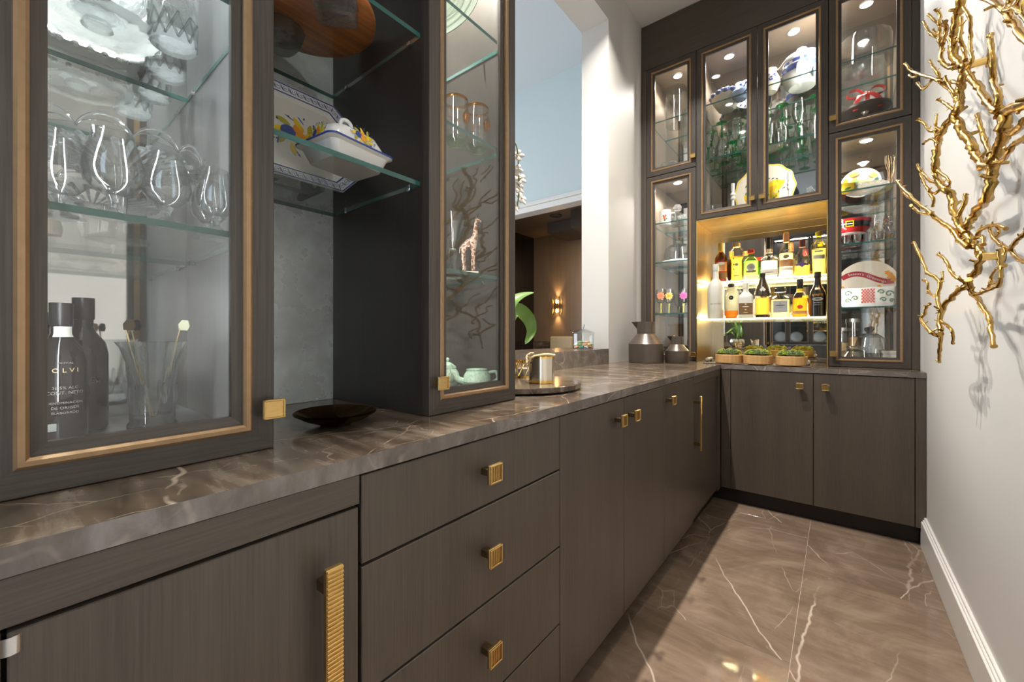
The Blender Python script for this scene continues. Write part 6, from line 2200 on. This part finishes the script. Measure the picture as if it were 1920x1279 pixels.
MB().add(vs, tf).build('lettering', INKW, r, world=False, flat=True)
o = MB()
for (x, y, s_) in ((.115, .045, .022), (.128, .022, .018), (.10, .068, .016), (-.115, -.05, .022), (-.125, -.02, .016), (-.09, -.075, .018), (.06, -.02, .012)):
    for k in range(5):
        a = 2 * PI * k / 5
        zz_ = .0062 + .012 * max(0, math.hypot(x / .155, y / .155) - .62) / .38
        ell(o, x + s_ * .5 * math.cos(a), y + s_ * .5 * math.sin(a), s_ * .5, s_ * .36, a, zz_, 10)
o.build('orange_flowers', ORAC, r, world=False, kind='stuff')
# swirl casserole in front of it
r = T('patterned_casserole', 'white dish with green scrolls and a red checked panel in front of the greeting plate', 'dish', (0.145, 3.335, ZL3), (0, 0, 0))
b = MB()
sx, sy = .125, .045
loft(b, [sec(sx * .9, sy * .9, 0), sec(sx, sy, .012), sec(sx * 1.02, sy * 1.02, .118), sec(sx * .97, sy * .95, .118), sec(sx * .94, sy * .9, .02)])
b.build('dish', WHITEC, r, world=False)
o = MB()
for i in range(9):
    for j in range(9):
        if (i + j) % 2 == 0:
            o.box(-.030 + i * .0068, -.0235 + i * .0068, -sy * 1.02 - .0012, -sy * 1.0, .025 + j * .0095, .034 + j * .0095)
o.build('checked_panel', INKR, r, world=False, kind='stuff')
o = MB()
for (cx, cz, s_, d) in ((-.095, .085, .018, 1), (-.06, .055, .016, -1), (-.095, .04, .016, 1), (.06, .088, .016, -1), (.095, .075, .020, 1), (.07, .042, .016, -1), (.105, .035, .012, 1)):
    pts = [(cx + d * s_ * (1 - j / 16) * math.cos(j * .55), -sy * 1.02 - .0008, cz + s_ * (1 - j / 16) * math.sin(j * .55)) for j in range(13)]
    o.tube(pts, .0022, 5)
o.build('green_scrolls', LEAFC, r, world=False, kind='stuff')
# cabinet floor: two cloches, glass canisters
r = T('glass_cloche', 'low wide glass cloche with ring knob at the front of the cabinet floor', 'cloche', (0.075, 3.33, ZL0))
lat('dome', wall_glass([(.082, 0), (.083, .003), (.080, .04), (.062, .070), (.03, .084), (.0, .086)], .003), GLASS, r, 36, cap0=False, cap1=False)
lat('knob', [(.03, .0865), (.034, .094), (.036, .104), (.030, .106), (0, .104)], CRYS2, r, 24)
r = T('glass_cloche', 'tall bell-shaped glass cloche with dark knob behind the low one', 'cloche', (0.165, 3.43, ZL0))
lat('dome', wall_glass([(.080, 0), (.081, .003), (.080, .10), (.066, .155), (.035, .18), (.0, .185)], .003), GLASS, r, 36, cap0=False, cap1=False)
lat('knob', [(.008, .185), (.008, .194), (.019, .206), (.018, .222), (0, .228)], SMOKE, r, 18)
for i, (x, y, R_, h_) in enumerate(((0.02, 3.50, .045, .20), (0.085, 3.53, .038, .26))):
    r = T('glass_canister', '%s glass canister with silver lid behind the cloches' % ['short', 'tall'][i], 'canister', (x, y, ZL0))
    lat('jar', wall_glass([(0, 0), (R_, 0), (R_, h_)], .003), GLASS, r, 28, cap0=False, cap1=False)
    lat('lid', [(R_ + .002, h_ + .0003), (R_ + .002, h_ + .02), (0, h_ + .022)], SILVER, r, 28)
    lat('contents', [(0, .003), (R_ - .005, .003), (R_ - .005, h_ * .6), (0, h_ * .62)], pm('biscuits_%d' % i, (.55, .36, .15), .7, 0, .4, 60, .5), r, 24)
r = T('white_box', 'white lidded box at the right of the cabinet floor', 'box', (0.262, 3.48, ZL0))
MB().box(-.04, .04, -.06, .06, 0, .055, .003).build('body', WHITEC, r, world=False)
MB().box(-.042, .042, -.062, .062, .0553, .075, .003).build('lid', CREAMC, r, world=False)

# far cabinet (seen mirrored): plates on the worktop-level shelf
for i, x in enumerate((-.98, -.70, -.30, .05)):
    r = T('dinner_plate', 'pale dinner plate propped up in the opposite cabinet, %s along' % ['first', 'second', 'third', 'fourth'][i], 'plate', (x, -3.50, CT + .021 + .118), (PI / 2 + .2 - .4, 0, PI))
    lat('plate', plate_prof(.12, .014, .004), WHITEC, r, 36)
    lat('grey_rim', [(.100, .0168), (.116, .0185), (.116, .019), (.100, .0173)], SILVL, r, 36, cap0=False, cap1=False)
for i, x in enumerate((-.82, -.15)):
    for k in range(5):
        tag(lat('dinner_plate', plate_prof(.10, .010, .004), WHITEC, None, 32), 'pale plate %s of the %s stack in the opposite cabinet' % (['lowest', 'second', 'middle', 'fourth', 'topmost'][k], ['doorside', 'windowside'][i]), 'plate', 'plates stacked in the opposite cabinet').location = (x, -3.36, CT + .0205 + k * .0125)

# ================================================================== cast gold branches on the right wall
def bx(px):
    if px < 1830:
        return 0.322 - (1830 - px) * 0.00078
    return 0.322 - (px - 1830) * 0.00022


def branch(parent, name, pts, r0, r1, seed, knots=True, dx=0.0):
    rnd = random.Random(seed)
    P = [onX(px, py, bx(px) + dx + (rnd.random() - .5) * .008) for px, py in pts]
    beyond = pts[-1][0] > 1918
    if beyond:      # runs on past the frame and ends in a tapered tip
        d = (P[-1] - P[-2]).normalized()
        P += [P[-1] + d * .05 + Vector((.004, 0, .012)), P[-1] + d * .10 + Vector((-.004, 0, .02))]
    inv = wmat(parent).inverted()
    P = smooth_path([inv @ p for p in P], 5)
    n = len(P)
    rad = []
    for i in range(n):
        t = i / (n - 1)
        rr = (r0 + (r1 - r0) * t) * .86
        rr *= 1 + .16 * (rnd.random() - .5) + (.20 * max(0, math.cos(i * 1.26)) ** 6)
        rad.append(rr)
    if beyond:
        for i in range(1, 11):
            rad[-i] *= .35 + .06 * i
    else:
        rad[-1] *= 1.15
    if n > 2:
        rad[-2] *= .95
    b = MB().tube([p + Vector(((rnd.random() - .5) * r1 * .5, (rnd.random() - .5) * r1 * .5, (rnd.random() - .5) * r1 * .5)) if 0 < i < n - 1 else p for i, p in enumerate(P)], rad, 9)
    if knots:
        for k in range(max(1, n // 7)):
            i = rnd.randrange(1, n - 1)
            d = Vector((rnd.random() - .5, rnd.random() - .5, rnd.random() - .2)).normalized()
            b.tube([P[i], P[i] + d * rad[i] * 1.5, P[i] + d * rad[i] * 2.6], [rad[i] * .6, rad[i] * .42, rad[i] * .34], 6)
    return b.build(name, GOLDBR, parent, world=False, ang=80)


q0 = onX(1840, 482, .322)
g = T('branch_sculpture', 'large cast gold branch sculpture mounted on the white right wall', 'wall sculpture', q0)
W = 0.0118
branch(g, 'stem', [(1763, 619), (1767, 586), (1783, 558), (1809, 538), (1816, 524), (1831, 509), (1840, 482), (1836, 470), (1825, 458), (1817, 444), (1812, 428), (1818, 415), (1830, 398), (1849, 372), (1859, 346), (1861, 320), (1862, 300), (1873, 282), (1882, 257), (1881, 240), (1879, 212)], .0085, .0145, 1)
branch(g, 'stem', [(1861, 312), (1845, 310), (1830, 291), (1823, 272), (1811, 255), (1800, 234), (1790, 216), (1797, 204), (1799, 186), (1799, 168), (1805, 148), (1807, 127), (1795, 116), (1787, 96), (1785, 72), (1790, 48), (1795, 26), (1801, 4), (1806, -22)], .0125, .0135, 2)
branch(g, 'stem', [(1811, 440), (1803, 428), (1792, 408), (1787, 382), (1783, 365), (1773, 355), (1761, 344), (1756, 327), (1754, 306), (1756, 282), (1759, 265), (1765, 248), (1775, 232), (1788, 218)], .012, .011, 3)
branch(g, 'stem', [(1879, 212), (1866, 205), (1852, 189), (1835, 163), (1821, 146), (1813, 132), (1806, 126)], .0115, .0085, 4)
branch(g, 'stem', [(1879, 212), (1896, 204), (1920, 193), (1955, 176)], .012, .012, 5)
tw = [
    ([(1763, 619), (1764, 632), (1762, 656), (1761, 680)], .0085, .0055),
    ([(1816, 524), (1819, 540), (1823, 550), (1833, 559), (1842, 575), (1855, 597), (1858, 617), (1864, 650)], .0095, .0062),
    ([(1876, 205), (1871, 196), (1871, 175), (1862, 151), (1862, 120), (1859, 86), (1857, 66)], .0095, .0068),
    ([(1922, 227), (1900, 247), (1885, 243)], .011, .010),
    ([(1925, 258), (1904, 269), (1892, 283), (1881, 300), (1866, 305)], .008, .0055),
    ([(1857, 290), (1854, 281), (1845, 260), (1838, 234), (1833, 215)], .0085, .0062),
    ([(1760, 265), (1754, 246), (1755, 232), (1756, 215)], .006, .0045), ([(1756, 246), (1743, 245), (1733, 232), (1721, 223)], .006, .0052),
    ([(1757, 268), (1747, 260), (1737, 265), (1731, 270)], .005, .004),
    ([(1762, 346), (1745, 339), (1732, 327), (1723, 317), (1720, 309)], .0065, .0050), ([(1726, 326), (1732, 341), (1740, 355), (1749, 363), (1759, 359), (1764, 350)], .005, .006),
    ([(1744, 362), (1750, 374), (1749, 387)], .006, .005),
    ([(1758, 320), (1771, 329), (1781, 341), (1780, 352)], .0055, .004),
    ([(1796, 406), (1807, 382), (1812, 364)], .0078, .0070),
    ([(1816, 463), (1798, 450), (1789, 435), (1772, 422), (1752, 407), (1744, 398), (1726, 386), (1706, 367), (1690, 351), (1682, 339)], .0095, .0058),
    ([(1746, 401), (1735, 401), (1723, 398), (1713, 390), (1708, 385)], .0058, .0056), ([(1716, 376), (1702, 369), (1694, 361)], .0056, .0046),
    ([(1767, 586), (1763, 580), (1757, 557), (1763, 531), (1754, 520), (1739, 511), (1730, 490), (1721, 470), (1713, 455)], .0075, .0058),
    ([(1764, 532), (1767, 522), (1767, 510)], .0052, .0042), ([(1757, 558), (1741, 547), (1739, 531), (1731, 525)], .0056, .0044),
    ([(1764, 626), (1758, 628), (1746, 623), (1730, 604), (1728, 595), (1735, 588), (1737, 576), (1743, 570)], .0085, .0048),
    ([(1765, 603), (1778, 612), (1786, 623), (1787, 644)], .0062, .0046),
    ([(1811, 531), (1797, 522), (1785, 512), (1774, 490), (1760, 477)], .0062, .0056),
    ([(1828, 552), (1840, 549), (1853, 543), (1872, 536), (1877, 518), (1875, 492), (1872, 467)], .0058, .0048), ([(1852, 543), (1857, 530), (1860, 519), (1868, 505), (1884, 498)], .0050, .0045), ([(1858, 532), (1868, 530), (1873, 533)], .004, .004),
    ([(1829, 446), (1833, 440), (1838, 432), (1853, 424), (1870, 422), (1886, 429)], .0068, .0046), ([(1854, 424), (1864, 446), (1877, 459), (1894, 468), (1912, 485), (1926, 491)], .0056, .0056),
    ([(1894, 467), (1903, 455), (1919, 441), (1926, 430)], .0050, .0060), ([(1833, 445), (1842, 444), (1844, 459)], .0052, .0056), ([(1868, 422), (1873, 434), (1870, 442)], .004, .004), ([(1880, 461), (1884, 472), (1882, 478)], .004, .004),
    ([(1796, 126), (1787, 127), (1776, 124), (1764, 112), (1766, 91), (1761, 74), (1763, 58), (1761, 43), (1763, 31), (1754, 16)], .0085, .0052),
    ([(1760, 45), (1750, 36), (1740, 27)], .0052, .0046), ([(1760, 70), (1745, 64), (1737, 50), (1731, 41)], .0054, .0048), ([(1767, 83), (1773, 60), (1772, 41)], .0068, .0074), ([(1757, 66), (1750, 55)], .0045, .004),
    ([(1810, 113), (1807, 89), (1800, 74), (1803, 48), (1802, 34)], .0070, .0054), ([(1816, 124), (1822, 112), (1819, 91), (1820, 69), (1818, 34), (1807, 14)], .0070, .0050),
    ([(1802, 158), (1786, 153), (1766, 155), (1757, 150), (1740, 144), (1716, 136), (1706, 131), (1696, 119)], .0072, .0058), ([(1746, 151), (1740, 160), (1730, 167), (1720, 156)], .0050, .0056), ([(1720, 140), (1713, 145), (1705, 141)], .0042, .0042),
    ([(1797, 190), (1784, 172), (1766, 155), (1759, 138), (1749, 124), (1744, 114)], .0066, .0056), ([(1788, 207), (1776, 197), (1766, 190), (1757, 186)], .0062, .0044), ([(1790, 176), (1778, 158), (1772, 143)], .0048, .0042),
    ([(1790, 82), (1796, 74), (1801, 60)], .006, .005),
]
for i, (pts, a, b_) in enumerate(tw):
    branch(g, 'twig', pts, a * .92, b_ * .92, 20 + i, dx=-.004 * (i % 3))
for px, py, ex, ey in ((1840, 482, 1872, 474), (1812, 124, 1838, 123)):
    a = onX(px, py, bx(px))
    b_ = Vector((XW - .001, a.y, a.z))
    o = MB().tube([g.matrix_basis.inverted() @ a, g.matrix_basis.inverted() @ b_], .011, 14)
    o.tube([g.matrix_basis.inverted() @ (b_ - Vector((.012, 0, 0))), g.matrix_basis.inverted() @ b_], .020, 18)
    o.build('wall_mount', GOLD, g, world=False)
q1 = onX(1886, 19, .30)
g2 = T('branch_sculpture', 'smaller gold branch sculpture at the upper corner above the large one', 'wall sculpture', q1)
branch(g2, 'stem', [(1838, -8), (1869, 8), (1886, 19), (1898, 42), (1920, 66), (1950, 100)], .0085, .0095, 90)
branch(g2, 'twig', [(1886, 19), (1898, 16), (1908, 4), (1915, -10)], .006, .005, 91)
branch(g2, 'twig', [(1886, 18), (1894, 2), (1891, -14)], .008, .006, 92)
branch(g2, 'twig', [(1898, 10), (1914, 20), (1926, 36)], .008, .006, 93)
a = onX(1886, 19, bx(1886))
MB().tube([g2.matrix_basis.inverted() @ a, g2.matrix_basis.inverted() @ Vector((XW - .001, a.y, a.z))], .010, 12).build('wall_mount', GOLD, g2, world=False)
